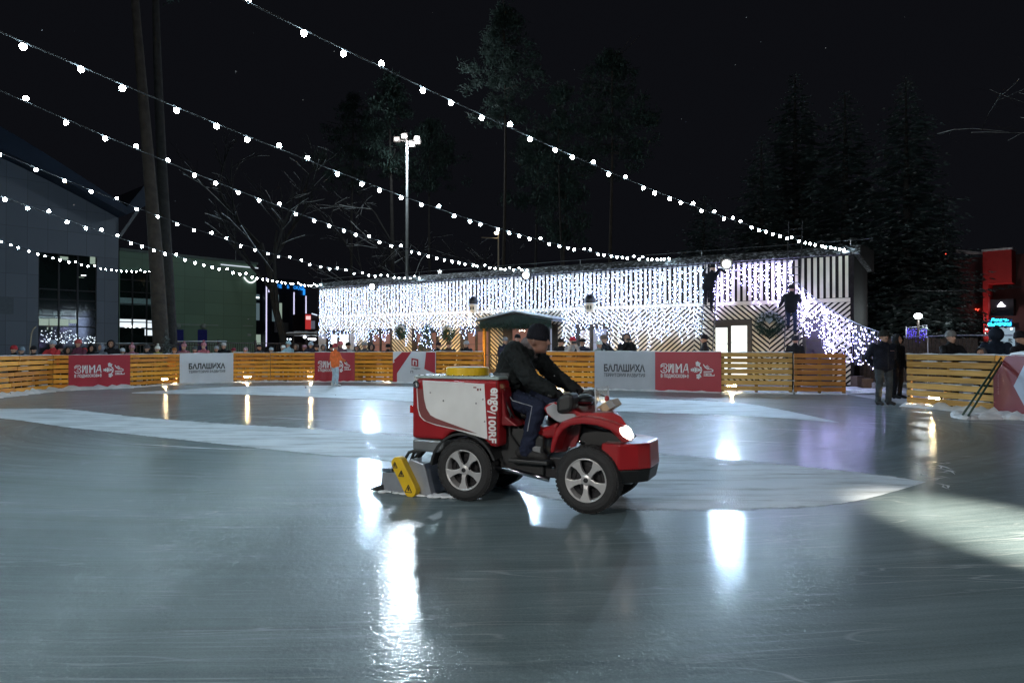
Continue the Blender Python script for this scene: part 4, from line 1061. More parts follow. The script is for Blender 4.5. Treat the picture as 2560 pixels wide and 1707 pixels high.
mb = MB(); mb.tube([(g0+.40,.2,.30), (g0+.55,.2,.45), (g0+.78,.25,.42)], .03, 8); mb.tube([(g0+.40,.75,.30), (g0+.55,.75,.45), (g0+.78,.7,.42)], .03, 8); mb.tube([(g0+.2,.1,.21),(g0+.2,.95,.21)], .018, 8)
for i in range(3): mb.tube([(g0+.28+.06*i,.12+.05*i,.22), (g0+.36+.06*i,.16,.38), (g0+.6+.03*i,.2,.46+.01*i), (-.3,.3,.5)], .016, 7)
mb.build('hose', M_BLACKP, rz_, smooth=True)
mb = MB(); mb.box(g0+.15, g0+.24, .02,.05,.20,.235); mb.build('sled_bracket', M_CHROME, rz_)

# slush thrown up on the sled, runners and tyres
random.seed(12)
mb = MB()
for i in range(26):
    mb.ball((g0+.15+random.random()*(g1-g0-.1), .02+random.random()*.06, .008), (random.uniform(.02,.07), random.uniform(.02,.05), random.uniform(.004,.014)), 12, 6)
for i in range(14): mb.ball((g1-.08+random.random()*.25, .03+random.random()*.10, .01), (random.uniform(.03,.08), .05, random.uniform(.006,.022)), 12, 6)
tag(mb.build('slush', M_SNOW, rz_, smooth=True), kind='stuff')
# seams, latch, conduits
mb = MB(); mb.box(.336, .339, -.0035, -.0005, .52, 1.10); mb.box(xr+.02, .33, -.0035, -.0005, .548, .551); mb.build('panel_seam', M_BLACKP, tank)
mb = MB(); mb.tube([(.36,.10,.95), (.42,.12,.80), (.40,.14,.62), (.50,.15,.50)], .010, 6); mb.tube([(.36,.16,.90), (.45,.17,.72), (.55,.17,.52), (.75,.17,.45)], .008, 6); mb.tube([(1.0,.24,.60), (1.1,.22,.52), (1.2,.24,.42)], .008, 6); mb.build('cable', M_BLACKP, rz_, smooth=True)
mb = MB(); mb.box(.62,.70,.145,.16,.44,.52); mb.build('engine_cover_plate', M_STEEL, rz_, bevel=.004)
for px_, pz_ in ((.58,.40), (.80,.34), (.95,.52), (1.05,.58)):
    mb = MB(); mb.ball((px_, .19, pz_), (.018,.012,.018), 8, 6); mb.build('bolt', M_CHROME, rz_, smooth=True)
# ================================================================== people
M_SKIN = pm('skin', (.42,.24,.17), .5, var=.08, vscale=12)
M_HAIRD = pm('dark_hair', (.02,.014,.010), .7, var=.3)
def person_mesh(name, prims, voxel, eyes=None, smooth_it=2, folds=.012):
    """prims: (a, b, ra, rb, slot); one continuous remeshed body, faces given the slot of the nearest primitive"""
    q = MB()
    for a, b, ra, rb, sl in prims:
        a = Vector(a); b = Vector(b); d = b-a; L = d.length
        if L < 1e-5: q.ball(a, ra, 14, 10); continue
        d.normalize(); pts = []; rs = []
        for i in range(6):
            t = (PI/2)*(i/5-1); pts.append(a+d*(ra*math.sin(t))); rs.append(max(ra*math.cos(t), .002))
        for i in range(6):
            t = (PI/2)*(i/5); pts.append(b+d*(rb*math.sin(t))); rs.append(max(rb*math.cos(t), .002))
        q.tube(pts, rs, 12)
    me = q.mesh(name); o = bpy.data.objects.new(name, me); C.objects.link(o)
    bm = bmesh.new(); bm.from_mesh(me); bmesh.ops.recalc_face_normals(bm, faces=bm.faces); bm.to_mesh(me); bm.free()
    md = o.modifiers.new('r', 'REMESH'); md.mode = 'VOXEL'; md.voxel_size = voxel; md.use_smooth_shade = True
    sm = o.modifiers.new('s', 'SMOOTH'); sm.iterations = smooth_it; sm.factor = .5
    dg = bpy.context.evaluated_depsgraph_get(); dg.update()
    out = bpy.data.meshes.new_from_object(o.evaluated_get(dg)); out.name = name
    bpy.data.objects.remove(o); bpy.data.meshes.remove(me)
    n = len(out.polygons); c = np.empty(n*3); out.polygons.foreach_get('center', c); c = c.reshape(-1, 3)
    best = np.full(n, 1e9); sl_ = np.zeros(n, int)
    for a, b, ra, rb, sl in prims:
        A = np.array(a, float); B = np.array(b, float); d = B-A; L2 = max(d @ d, 1e-9)
        t = np.clip(((c-A) @ d)/L2, 0, 1); r_ = ra+(rb-ra)*t
        ds = np.linalg.norm(c-(A+t[:, None]*d), axis=1)-r_
        m = ds < best; best[m] = ds[m]; sl_[m] = sl
    if eyes:
        for (ex, ey, ez, er, sl) in eyes:
            m = np.linalg.norm(c-np.array((ex, ey, ez)), axis=1) < er; sl_[m] = sl
    if folds:       # creases of the cloth
        from mathutils import noise as mnoise
        cloth_v = set()
        for p in out.polygons:
            if sl_[p.index] in (J, T): cloth_v.update(p.vertices)
        nv = len(out.vertices); co_ = np.empty(nv*3); out.vertices.foreach_get('co', co_); co_ = co_.reshape(-1, 3); no_ = np.empty(nv*3); out.vertex_normals.foreach_get('vector', no_); no_ = no_.reshape(-1, 3)
        for i in cloth_v:
            q = Vector(co_[i]); a_ = mnoise.noise(Vector((q.x*11, q.y*11, q.z*19)))*.6+mnoise.noise(Vector((q.x*26+q.z*14, q.y*26, q.z*30-q.x*12)))*.4
            co_[i] += no_[i]*(folds*(-abs(a_)*1.6+.4))
        out.vertices.foreach_set('co', co_.ravel())
    out.polygons.foreach_set('material_index', sl_.astype(np.int32))
    out.polygons.foreach_set('use_smooth', [True]*n)
    return out
J, T, K, B_, GL, HR = 0, 1, 2, 3, 4, 5      # jacket, trousers, skin, boots, gloves, hair
def lerp(a, b, t): return tuple(x+(y-x)*t for x, y in zip(a, b))
def head_prims(c, fwd=(0,-1,0), neck=None, slot=K):
    c = Vector(c); f = Vector(fwd).normalized(); up = Vector((0,0,1)); r = f.cross(up).normalized(); up = r.cross(f)
    p = [(c+up*.025-f*.012, c+up*.02-f*.01, .098, .098, slot), (c+up*.01+f*.015, c-up*.055+f*.03, .078, .066, slot), (c-up*.075+f*.055, c-up*.088+f*.062, .036, .030, slot),
         (c+f*.092+up*.014, c+f*.116-up*.022, .011, .0155, slot)]
    for s in (-1, 1): p.append((c+r*.088*s-up*.005-f*.01, c+r*.090*s-up*.035-f*.008, .016, .012, slot))
    p.append((c+f*.085-up*.058-r*.016, c+f*.085-up*.058+r*.016, .012, .012, slot))
    if neck is not None: p.append((neck, c-up*.07, .062, .055, slot))
    return p
def face_marks(c, fwd=(0,-1,0), s=1.0, tache=False, brow=False):
    c = Vector(c); f = Vector(fwd).normalized(); up = Vector((0,0,1)); r = f.cross(up).normalized(); up = r.cross(f); e = []
    for q in (-1, 1):
        e.append((*(c+f*.080+up*.018+r*.034*q), .0135*s, HR))
        if brow:
            for k in range(3): e.append((*(c+f*.079+up*.043+r*(.022+.012*k)*q), .010*s, HR))
    if tache:
        for k in range(5): e.append((*(c+f*.092-up*.040+r*(k-2)*.013), .013*s, HR))
    return e
def leg_prims(hip, knee, ankle, toe, s=1.0, r=(.098,.066,.056)):
    return [(hip, knee, r[0]*s, r[1]*s, T), (knee, ankle, r[1]*s, r[2]*s, T), (lerp(ankle, toe, -.25), toe, .050, .040, B_), ((ankle[0], ankle[1], ankle[2]), (ankle[0], ankle[1], ankle[2]-.03), .05, .05, B_)]
def fingers(h, d, side, n=5, slot=GL, curl=.35, size=1.0):
    """palm at h pointing along d, four fingers of unequal length and a thumb leaving the side"""
    h = Vector(h); d = Vector(d).normalized(); side = Vector(side).normalized(); nrm = d.cross(side); p = [(h-d*.045, h+d*.012, .034*size, .036*size, slot)]
    for k, ln in enumerate((.070,.080,.074,.056)):
        a = h+d*.022+side*(.030-.020*k); m = a+d*ln*.5+nrm*(curl*.02); e = m+(d*(1-curl)+nrm*curl)*ln*.5
        p += [(a, m, .0115*size, .0105*size, slot), (m, e, .0105*size, .0085*size, slot)]
    a = h+side*.034-d*.02; p += [(a, a+side*.022+d*.03, .013, .012, slot), (a+side*.022+d*.03, a+side*.022+d*.055+nrm*.012, .012, .010, slot)]
    return p
def arm_prims(sh, el, wr, hand=None, r=(.078,.062,.050), slot=J, hs=GL):
    p = [(sh, el, r[0], r[1], slot), (el, wr, r[1], r[2], slot)]
    if hand is not None: p.append((wr, hand, .042, .040, hs))
    return p
def torso_prims(pel, chest, neck, w=.17, r=.135, hem=None):
    pel = Vector(pel); chest = Vector(chest); neck = Vector(neck)
    x = Vector((1,0,0)); p = []
    for s in (-1, 1):
        p.append((pel+x*s*.075, chest+x*s*.105, r*1.02, r, J)); p.append((chest+x*s*.105, neck+x*s*.06-Vector((0,0,.05)), r, .075, J)); p.append((chest+x*s*.10+Vector((0,0,.08)), chest+x*s*(w+.02)+Vector((0,0,.09)), .09, .085, J))
    p.append((pel, chest, r*1.05, r*1.05, J)); p.append((neck-Vector((0,0,.05)), neck+Vector((0,0,.03)), .085, .075, J))
    return p
def stand(kind):
    pr = torso_prims((0,0,.93), (0,.0,1.28), (0,0,1.47))
    hd = (0,-.02,1.63)
    for s in (-1, 1):
        pr += leg_prims((s*.10,0,.88), (s*.115,-.015,.49), (s*.12,.02,.08), (s*.135,-.15,.045))
        if kind == 'stand': pr += arm_prims((s*.21,0,1.40), (s*.27,.03,1.13), (s*.25,-.08,.90), (s*.24,-.11,.84))
        if kind == 'lean': pr += arm_prims((s*.21,-.02,1.38), (s*.28,-.18,1.16), (s*.16,-.42,1.24), (s*.12,-.48,1.24))
        if kind == 'phone': pr += arm_prims((s*.21,-.02,1.39), (s*.24,-.20,1.20), (s*.07,-.36,1.50), (s*.06,-.38,1.55), hs=K)
        if kind == 'pocket': pr += arm_prims((s*.21,0,1.40), (s*.30,.07,1.14), (s*.22,-.06,.97))
        if kind == 'back': pr += arm_prims((s*.22,.02,1.40), (s*.31,.12,1.14), (s*.16,.17,.98), (s*.08,.18,.95))
    pr += head_prims(hd, (0,-1,0), (0,0,1.47))
    return pr, hd
HEADC = Vector((0,-.02,1.63))
POSE = {}
for kd in ('stand', 'lean', 'phone', 'pocket'):
    pr, hd = stand(kd); POSE[kd] = person_mesh('person', pr, .0165, face_marks(hd, s=1.0))
# headwear meshes about the head centre
def hat_meshes():
    H_ = {}
    q = MB(); q.lathe([(.108,-.012), (.116,-.008), (.117,.035), (.112,.040), (.112,.062), (.102,.098), (.080,.128), (.046,.148), (0,.156)], 18); H_['beanie'] = q
    q = MB(); q.lathe([(.108,-.012), (.116,-.008), (.117,.035), (.112,.040), (.112,.062), (.102,.098), (.080,.128), (.046,.148), (0,.156)], 18); q.ball((0,.0,.205), (.055,.055,.05), 10, 7); H_['pompom'] = q
    q = MB(); q.lathe([(.108,-.005), (.114,.0), (.113,.05), (.10,.095), (.06,.12), (0,.125)], 16); q.box(-.08,.08,-.19,-.09,.0,.014); H_['cap'] = q
    q = MB()     # hood: shell open towards the face, fur rim
    for i in range(9):
        t = i/8; y = -.085+.20*t; rr = .135*math.sqrt(max(.02, 1-(max(0, (t-.25)/.76))**2))
        pass
    ring = []
    prof = [(.118,-.095), (.135,-.06), (.145,0.0), (.135,.07), (.10,.12), (0,.145)]
    M = Matrix.Rotation(-PI/2, 4, 'X') @ Matrix.Scale(1.0, 4)
    q.lathe(prof, 16, Matrix.Diagonal((1,1,1.12,1)) @ Matrix.Rotation(-PI/2, 4, 'X'))
    H_['hood'] = q
    q = MB(); q.lathe([(.108,-.02), (.116,.03), (.108,.085), (.075,.125), (0,.14)], 16)
    H_['hair'] = q
    out = {}
    for k, q in H_.items():
        me = q.mesh('hat'); me.polygons.foreach_set('use_smooth', [True]*len(me.polygons)); out[k] = me
    return out
HATS = hat_meshes()
def put_hat(parent, kind, mat, hc=HEADC, tilt=-.12, sc=1.0, name=None):
    me = HATS[kind]
    if not me.materials: me.materials.append(None)
    o = bpy.data.objects.new(name or {'hair': 'hair', 'hood': 'hood'}.get(kind, 'hat'), me); C.objects.link(o); o.parent = parent
    o.location = Vector(hc)+Vector((0, .012 if kind != 'hood' else .0, .028 if kind not in ('hood',) else .01)); o.rotation_euler = (tilt if kind != 'hood' else 0, 0, 0); o.scale = (sc,)*3
    o.material_slots[0].link = 'OBJECT'; o.material_slots[0].material = mat
    return o
def dress(o, mats):
    while len(o.data.materials) < 6: o.data.materials.append(None)
    for i, m in enumerate(mats): o.material_slots[i].link = 'OBJECT'; o.material_slots[i].material = m
DK = (.014,.014,.018)
def person(px, py, label, jac=DK, hat=('beanie', DK), pose='stand', rot=0.0, dback=.55, d=None, trou=(.012,.012,.016), group='onlookers behind the rink fence', ground=0.0, glove=DK, hair=None, hc=None):
    """px, py: photo pixel of the middle of the head"""
    if d is None:
        d = fence_depth(px)+dback
    q = P(px, py, d); hgt = q.z-ground; sc = max(.5, hgt/1.64)
    o = bpy.data.objects.new('person', POSE[pose]); C.objects.link(o)
    dress(o, [cloth(jac), cloth(trou), M_SKIN, M_RUB, cloth(glove), M_HAIRD])
    o.location = (q.x, q.y, ground); o.rotation_euler = (0, 0, rot); o.scale = (sc*1.02, sc*1.02, sc)
    o.location.x -= math.cos(rot+PI/2)*0; tag(o, label, 'person', group)
    if hat: put_hat(o, hat[0], cloth(hat[1]))
    return o
R1 = random.Random(99)
CROWD = [
 (35,874,'child in a striped red and white beanie at the far left of the fence',DK,('beanie',(.35,.03,.04)),'lean'),
 (54,877,'onlooker in a grey blue hat beside the striped beanie child',(.04,.05,.06),('beanie',(.20,.26,.32)),'stand'),
 (84,875,'onlooker all in black third from the left picture edge',DK,('beanie',DK),'stand'),
 (132,861,'child in a coral red jacket and pale grey knitted hat resting arms on the fence',(.62,.06,.07),('beanie',(.34,.40,.48)),'lean'),
 (152,872,'onlooker with bare face just right of the coral red child',(.10,.07,.07),('beanie',(.03,.02,.03)),'stand'),
 (172,876,'onlooker in dull brown behind the gap left of the plum coat',(.08,.06,.05),('hood',(.06,.05,.05)),'stand'),
 (196,859,'tall onlooker in a plum patterned coat with a red and white hat',(.13,.04,.07),('beanie',(.38,.08,.08)),'lean'),
 (211,879,'small child with a bright red hat by the plum coat',(.2,.03,.04),('beanie',(.55,.04,.04)),'stand'),
 (231,871,'onlooker with a face peering from a black hood',DK,('hood',DK),'stand'),
 (253,868,'onlooker in a big grey blue fur hood',(.14,.16,.20),('hood',(.20,.22,.28)),'lean'),
 (278,860,'adult in a black hooded coat above the leftmost red banner',DK,('hood',DK),'stand'),
 (306,879,'small child in a white and blue hat at the red banner top',(.10,.14,.22),('beanie',(.55,.60,.66)),'stand'),
 (330,871,'child in a mauve suit leaning at the right end of the leftmost red banner',(.36,.16,.20),('pompom',(.42,.20,.24)),'lean'),
 (368,872,'onlooker in a dark grey hat beside the pine trunk',(.05,.05,.06),('beanie',(.06,.06,.07)),'stand'),
 (394,873,'child in white ear muffs with a yellow scarf under the pine trunks',(.45,.40,.12),('pompom',(.70,.70,.66)),'stand'),
 (436,877,'small child in orange just left of the white banner',(.45,.16,.04),('beanie',(.3,.14,.06)),'stand'),
 (460,867,'child in a mauve fur hat above the left end of the white banner',(.30,.13,.16),('pompom',(.36,.18,.22)),'lean'),
 (487,874,'child in a bright red jacket with a grey hat behind the white banner',(.55,.03,.04),('beanie',(.10,.12,.13)),'lean'),
 (509,865,'child in a pink snowsuit standing highest above the white banner',(.48,.16,.20),('pompom',(.46,.18,.22)),'lean'),
 (541,873,'onlooker in a pale grey hat behind the white banner',(.04,.05,.06),('beanie',(.26,.29,.32)),'stand'),
 (559,865,'taller onlooker in a pale hat and black coat behind the white banner',DK,('beanie',(.38,.38,.38)),'stand'),
 (584,877,'small child in a dark red hat gripping the right end of the white banner',(.04,.03,.05),('beanie',(.20,.03,.05)),'lean'),
 (614,876,'child in a grey pink hat above the first lamp glow right of the white banner',(.12,.12,.15),('beanie',(.38,.28,.32)),'stand'),
 (647,868,'man in a dark flat cap looking right along the fence',DK,('cap',DK),'stand',1.2),
 (678,876,'child in a light blue hat beside the man in the flat cap',(.10,.13,.16),('beanie',(.36,.46,.54)),'stand'),
 (708,871,'onlooker in a white hat left of the pale blue pompom child',DK,('beanie',(.66,.70,.72)),'stand'),
 (721,861,'child in a pale blue pompom hat and jacket hanging over the fence',(.34,.50,.58),('pompom',(.38,.56,.64)),'lean'),
 (740,868,'onlooker in a brown fur hood right of the pale blue child',DK,('hood',(.14,.10,.08)),'lean'),
 (761,870,'onlooker in a dusty pink hat between the fur hood and a pale blue hat',(.10,.08,.10),('beanie',(.40,.22,.28)),'stand'),
 (777,863,'onlooker in a pale blue hat and dark coat near the second red banner',(.03,.03,.05),('beanie',(.42,.52,.62)),'stand'),
 (792,869,'onlooker in dark brown at the left edge of the second red banner',(.05,.035,.03),('beanie',(.05,.03,.03)),'stand'),
 (809,869,'onlooker in a grey hooded jacket above the second red banner',(.14,.15,.17),('hood',(.20,.21,.23)),'lean'),
 (829,869,'onlooker in black directly behind the orange child',DK,('beanie',DK),'stand'),
 (851,862,'onlooker with a large salmon pink hat right of the orange child',(.16,.10,.14),('beanie',(.62,.16,.18)),'lean'),
 (870,864,'dark haired onlooker in a pale grey shawl and coat',(.38,.38,.40),('hair',(.02,.015,.012)),'stand'),
 (892,871,'onlooker in black left of the first chevron wall',DK,('hood',DK),'stand'),
 (911,864,'onlooker in a thick grey hat and grey coat',(.10,.10,.11),('beanie',(.26,.27,.29)),'stand',.5),
 (930,868,'onlooker with face framed by a black hood in front of the second window',DK,('hood',DK),'stand'),
 (970,868,'thin onlooker in black beside the left wreath',DK,('beanie',DK),'stand',PI),
 (1096,864,'onlooker in a dark hat right of the christmas tree',DK,('beanie',(.03,.02,.03)),'stand',.8,.9),
 (1122,862,'onlooker in brown under the second wreath',(.07,.05,.04),('hair',(.12,.08,.05)),'stand',0,.9),
 (1166,861,'grey haired man in a dark coat left of the canopy post',DK,('hair',(.30,.30,.32)),'stand',-.5,.9),
 (1263,853,'onlooker in a grey hat and dark coat standing under the canopy',(.03,.03,.05),('beanie',(.22,.22,.24)),'stand',.4,3.2),
 (1279,860,'onlooker in a white coat with tied hair seen from behind under the canopy',(.58,.56,.52),('hair',(.10,.07,.05)),'stand',2.6,2.6),
 (1294,846,'tall onlooker in a black beanie under the canopy',DK,('beanie',(.008,.008,.010)),'stand',-.3,3.6),
 (1402,856,'dark haired onlooker in black right of the driver',DK,('hair',(.02,.015,.012)),'stand',-.4,.7),
 (1432,853,'onlooker in a red hat with pale sleeves filming with a phone',(.46,.44,.44),('beanie',(.50,.03,.05)),'phone',0,.7),
 (1457,856,'man in a dark cap in front of the two pane window',(.03,.03,.05),('cap',DK),'lean',-.5,.7),
 (1498,862,'child in a white knitted hat below the leaning man',(.26,.30,.30),('beanie',(.62,.66,.64)),'stand',.6,.55),
 (1509,848,'balding man in a dark coat leaning towards the white hatted child',DK,('hair',(.16,.12,.10)),'lean',.7,.9),
 (1566,845,'person in a black hooded coat filming with a phone above the grey banner',DK,('hood',DK),'phone',0,.6),
 (1762,848,'helper in a dark hat at the foot of the left ladder',DK,('beanie',DK),'stand',-1.8,2.0),
 (1988,851,'helper in a dark jacket at the foot of the right ladder',DK,('beanie',(.03,.03,.04)),'stand',2.4,2.0),
]
for c in CROWD:
    px, py, lab, jac, hat, pose = c[:6]; rot = c[6] if len(c) > 6 else R1.uniform(-.35,.35); db_ = c[7] if len(c) > 7 else R1.uniform(.42,.75)
    if pose == 'lean' and len(c) < 8: db_ = .50
    person(px, py, lab, jac, hat, pose, rot, db_)
# right hand group
person(2243,848,'person in a black hooded coat just behind the man at the gate',(.010,.010,.012),('hood',(.012,.012,.014)),'stand',.5,d=18.6,group='onlookers by the right gate')
person(2377,843,'young man in a grey knitted hat with a yellow arm band',(.012,.012,.014),('beanie',(.20,.20,.20)),'lean',.15,d=fence_depth(2377)+.52,group='onlookers by the right gate')
person(2453,882,'child in a grey fur hood bending behind the snowy panel',(.05,.05,.06),('hood',(.13,.13,.14)),'lean',-1.0,d=fence_depth(2453)+.6,group='onlookers by the right gate')
person(2490,836,'broad person in a navy jacket turned away beside leaning poles',(.010,.016,.030),('hood',(.012,.018,.032)),'stand',2.3,d=fence_depth(2487)+.9,group='onlookers by the right gate')
person(2549,846,'onlooker with a bare face at the right picture edge',DK,('beanie',DK),'stand',.5,d=fence_depth(2549)+.7,group='onlookers by the right gate')
mb = MB(); 
# arm band of the young man
for o in [x for x in S.objects if x.get('label', '').startswith('young man')]:
    mb = MB(); mb.lathe([(.080,0), (.082,.035)], 16, Matrix.Translation((.262,-.135,1.21)) @ Matrix.Rotation(.55, 4, 'X') @ Matrix.Rotation(-.35, 4, 'Y')); mb.build('arm_band', pm('arm_band_yellow', (.75,.55,.02), .5, var=0), o)
# the man standing in the gate
pr, hd = stand('back')
gm = person_mesh('person', pr, .012, face_marks(hd, tache=True, brow=True), 3, .018)
gq = G(2209,1012.5); o = bpy.data.objects.new('person', gm); C.objects.link(o); dress(o, [cloth((.012,.014,.024)), cloth((.050,.058,.066)), M_SKIN, M_RUB, cloth(DK), M_HAIRD])
sc = (H+(868-840)/F*gq.y)/1.65; o.location = gq; o.scale = (sc*1.10, sc*1.08, sc); o.rotation_euler = (0,0,.12)
tag(o, 'moustached man in a dark jacket, grey trousers and cap standing in the gate opening', 'person')
put_hat(o, 'beanie', cloth((.022,.024,.022)), HEADC+Vector((0,0,-.008)), -.05, 1.0)
mb = MB(); mb.box(.06,.15,-.147,-.141,1.295,1.303); mb.build('chest_badge', pm('badge_print', (.5,.3,.28), .5, var=0), o)
mb = MB(); mb.tube([(0,-.150,1.44), (0,-.146,1.25), (0,-.150,.86)], .004, 4); mb.build('zip', M_DARKM, o)

# child in orange on the ice
d_ = F*H/(966-868.0)
pr = torso_prims((0,0,.86), (0,.0,1.20), (0,0,1.40), .15, .13); hd = (0,-.02,1.56)
for s in (-1, 1):
    pr += leg_prims((s*.09,0,.84), (s*.105,-.03,.46), (s*.12,.03,.09), (s*.14,-.14,.05), 1.05)
pr += arm_prims((.20,0,1.33), (.25,.02,1.08), (.20,-.10,.88), (.19,-.14,.84)); pr += arm_prims((-.20,0,1.33), (-.27,-.08,1.10), (-.24,-.30,1.02), (-.24,-.36,1.00))
pr += head_prims(hd, (0,-1,0), (0,0,1.40))
cm = person_mesh('person', pr, .016, face_marks(hd, s=1.2))
o = bpy.data.objects.new('person', cm); C.objects.link(o); dress(o, [cloth((.78,.17,.05)), cloth((.42,.52,.60)), M_SKIN, cloth((.60,.60,.58)), cloth((.02,.03,.04)), M_HAIRD])
o.location = G(838,966); k = .90*(H+(868-866)/F*d_)/1.56*1.08; o.scale = (k*.95,)*2+(k,); o.rotation_euler = (0,0,2.5)
tag(o, 'child in an orange jacket, red hat and pale trousers standing on the ice', 'person')
put_hat(o, 'beanie', cloth((.36,.05,.06)), Vector(hd))

# ladders against the facade and the men on them
M_LADDER = pm('ladder_silhouette', (.07,.07,.075), .4, .6, var=.2)  # aluminium coloured dark: the silhouette against the bright boards is in the colour
def ladder(px0, px1, ztop, foot, lab, head_off=.2):
    u0_, u1_ = U(px0, .9), U(px1, .9); wd = (u1_-u0_)
    t = on_facade('ladder', lab, 'ladder', (u0_+u1_)/2, 0, 0, 'aluminium ladders leaning on the facade')
    a, b = Vector((0,-foot,0)), Vector((0,-head_off,ztop))
    for s in (-1, 1):
        mb = MB(); mb.bar(a+Vector((s*wd/2,0,0)), b+Vector((s*wd/2,0,0)), .03, .065); mb.build('rail', M_LADDER, t)
    n = int((b-a).length/.29)
    for i in range(1, n):
        q = a.lerp(b, i/n); mb = MB(); mb.tube([q+Vector((-wd/2,0,0)), q+Vector((wd/2,0,0))], .016, 6); mb.build('rung', M_LADDER, t)
    return t, a, b
lt1 = ladder(1757, 1787, ZE+.1, 1.5, 'aluminium ladder carrying the man who reaches to the floodlight', .42)
lt2 = ladder(1966, 2001, ZE+1.35, 1.6, 'tall aluminium ladder rising above the roof edge', .30)
def climber(lt, zf, lab, jac, trou, reach, hatk, side=0.0, lean=0.0, topz=None):
    t, a, b = lt; f = zf/b.z; q = a.lerp(b, f)
    base = t.location+BD*q.x+BN*(-q.y+.12)     # at the feet
    pr = []; pr += torso_prims((0,.02,.93), (lean,-.02,1.28), (lean*1.5,-.03,1.47))
    hd = (lean*1.8,-.05,1.63); hp = head_prims(hd, (.25,-1,.05), (lean*1.5,-.03,1.47)); pr += hp
    pr += leg_prims((-.10,0,.88), (-.12,-.06,.49), (-.12,-.01,.08), (-.12,-.16,.05)); pr += leg_prims((.10,0,.88), (.12,-.16,.60), (.12,-.06,.30), (.12,-.20,.27))
    for s, (el, wr) in zip((-1, 1), reach): pr += arm_prims((s*.21+lean,-.02,1.40), el, wr, lerp(wr, el, -.25))
    me = person_mesh('person', pr, .022)
    o = bpy.data.objects.new('person', me); C.objects.link(o); dress(o, [cloth(jac), cloth(trou), M_SKIN, M_RUB, cloth(DK), M_HAIRD])
    o.location = (base.x, base.y, q.z-.0); o.rotation_euler = (0, 0, BROT+PI)
    tag(o, lab, 'person'); put_hat(o, hatk, cloth(DK), Vector(hd), .05)
    return o
z1_ = H+(868-778)/F*D_at(1772, .8)
climber(lt1, z1_, 'workman in black on the left ladder reaching up to the lights', (.010,.012,.018), (.014,.014,.020), (((-.42,-.16,1.62), (-.58,-.30,1.50)), ((.26,-.25,1.40), (.22,-.40,1.62))), 'beanie', lean=-.10)
z2_ = H+(868-838)/F*D_at(1983, .8)
climber(lt2, z2_, 'workman in a dark jacket and jeans halfway up the tall ladder', (.008,.010,.014), (.020,.028,.060), (((-.28,-.14,1.22), (-.12,-.34,1.30)), ((.34,-.10,1.16), (.44,-.26,1.05))), 'beanie')

# the driver, seated astride and leaning on the handlebar
def VPT(px, py, off): s, z = VP(px, py, off); return Vector((s, off, z))
pel = Vector((.27,.45,.955)); nk = VPT(1322,868,.45); ch = pel.lerp(nk, .62)+Vector((-.045,0,.03))
hd = VPT(1346,851,.45)
pr = []
for s in (-1, 1):
    y = s*.085
    pr += [(pel+Vector((0,y,0)), ch+Vector((0,y*1.15,0)), .150, .145, J), (ch+Vector((0,y*1.15,0)), nk+Vector((-.02,y*.9,-.07)), .145, .10, J), (ch+Vector((.03,y,.08)), ch+Vector((.05,s*.185,.09)), .10, .092, J)]
pr += [(pel, ch, .155, .15, J), (pel+Vector((-.10,0,.03)), pel+Vector((-.07,0,.12)), .13, .13, J), (nk-Vector((.03,0,.06)), nk+Vector((.0,0,.02)), .085, .078, J)]
fw = Vector((1,0,-.10))
pr += head_prims(hd, fw, nk)
hips = pel+Vector((.02,0,-.03))
for s, off in ((-1,.17), (1,.73)):
    hp_ = hips+Vector((0,s*.10,0)); kn = VPT(1357,1012,off); kn = Vector((.66,off,.86)) ; an = Vector((.555,off-.0,.475)); to = Vector((.72,off,.43))
    pr += [(hp_, kn, .108, .078, T), (kn, an, .080, .066, T), (an-Vector((.06,0,.02)), to, .050, .044, B_), (an, an-Vector((0,0,.04)), .056, .052, B_)]
for s, off in ((-1,.17), (1,.74)):
    sh = ch+Vector((.06,s*.205,.095)); gp = Vector((hbx-.035,off,hbz+.055)); el = sh.lerp(gp, .5)+Vector((-.03,s*.07,-.05)); wr = el.lerp(gp, .80)
    pr += [(sh, el, .100, .078, J), (el, wr, .080, .058, J), (wr, gp-(gp-el).normalized()*.04, .040, .040, GL)]
    # fingers curled round the grip (the bar runs along y)
    d = (gp-el).normalized()
    for k, ln in enumerate((.9,1.0,.95,.8)):
        yy = gp.y+(k-1.5)*.022; a0 = Vector((gp.x-.035,yy,gp.z+.020)); a1 = Vector((gp.x+.004,yy,gp.z+.032)); a2 = Vector((gp.x+.030,yy,gp.z+.008)); a3 = Vector((gp.x+.016*ln,yy,gp.z-.022*ln))
        pr += [(a0, a1, .013,.0125, GL), (a1, a2, .0125,.012, GL), (a2, a3, .012,.010, GL)]
    pr += [(Vector((gp.x-.035,gp.y-s*.045,gp.z+.005)), Vector((gp.x-.018,gp.y-s*.055,gp.z-.022)), .014,.013, GL), (Vector((gp.x-.018,gp.y-s*.055,gp.z-.022)), Vector((gp.x+.012,gp.y-s*.05,gp.z-.03)), .013,.011, GL)]
fm = face_marks(hd, fw, s=1.15, brow=True)
M_YOKE = cloth((.10,.088,.092)); M_PANEL = cloth((.062,.068,.074))
rm = person_mesh('person', pr, .0095, fm, 3, .020)
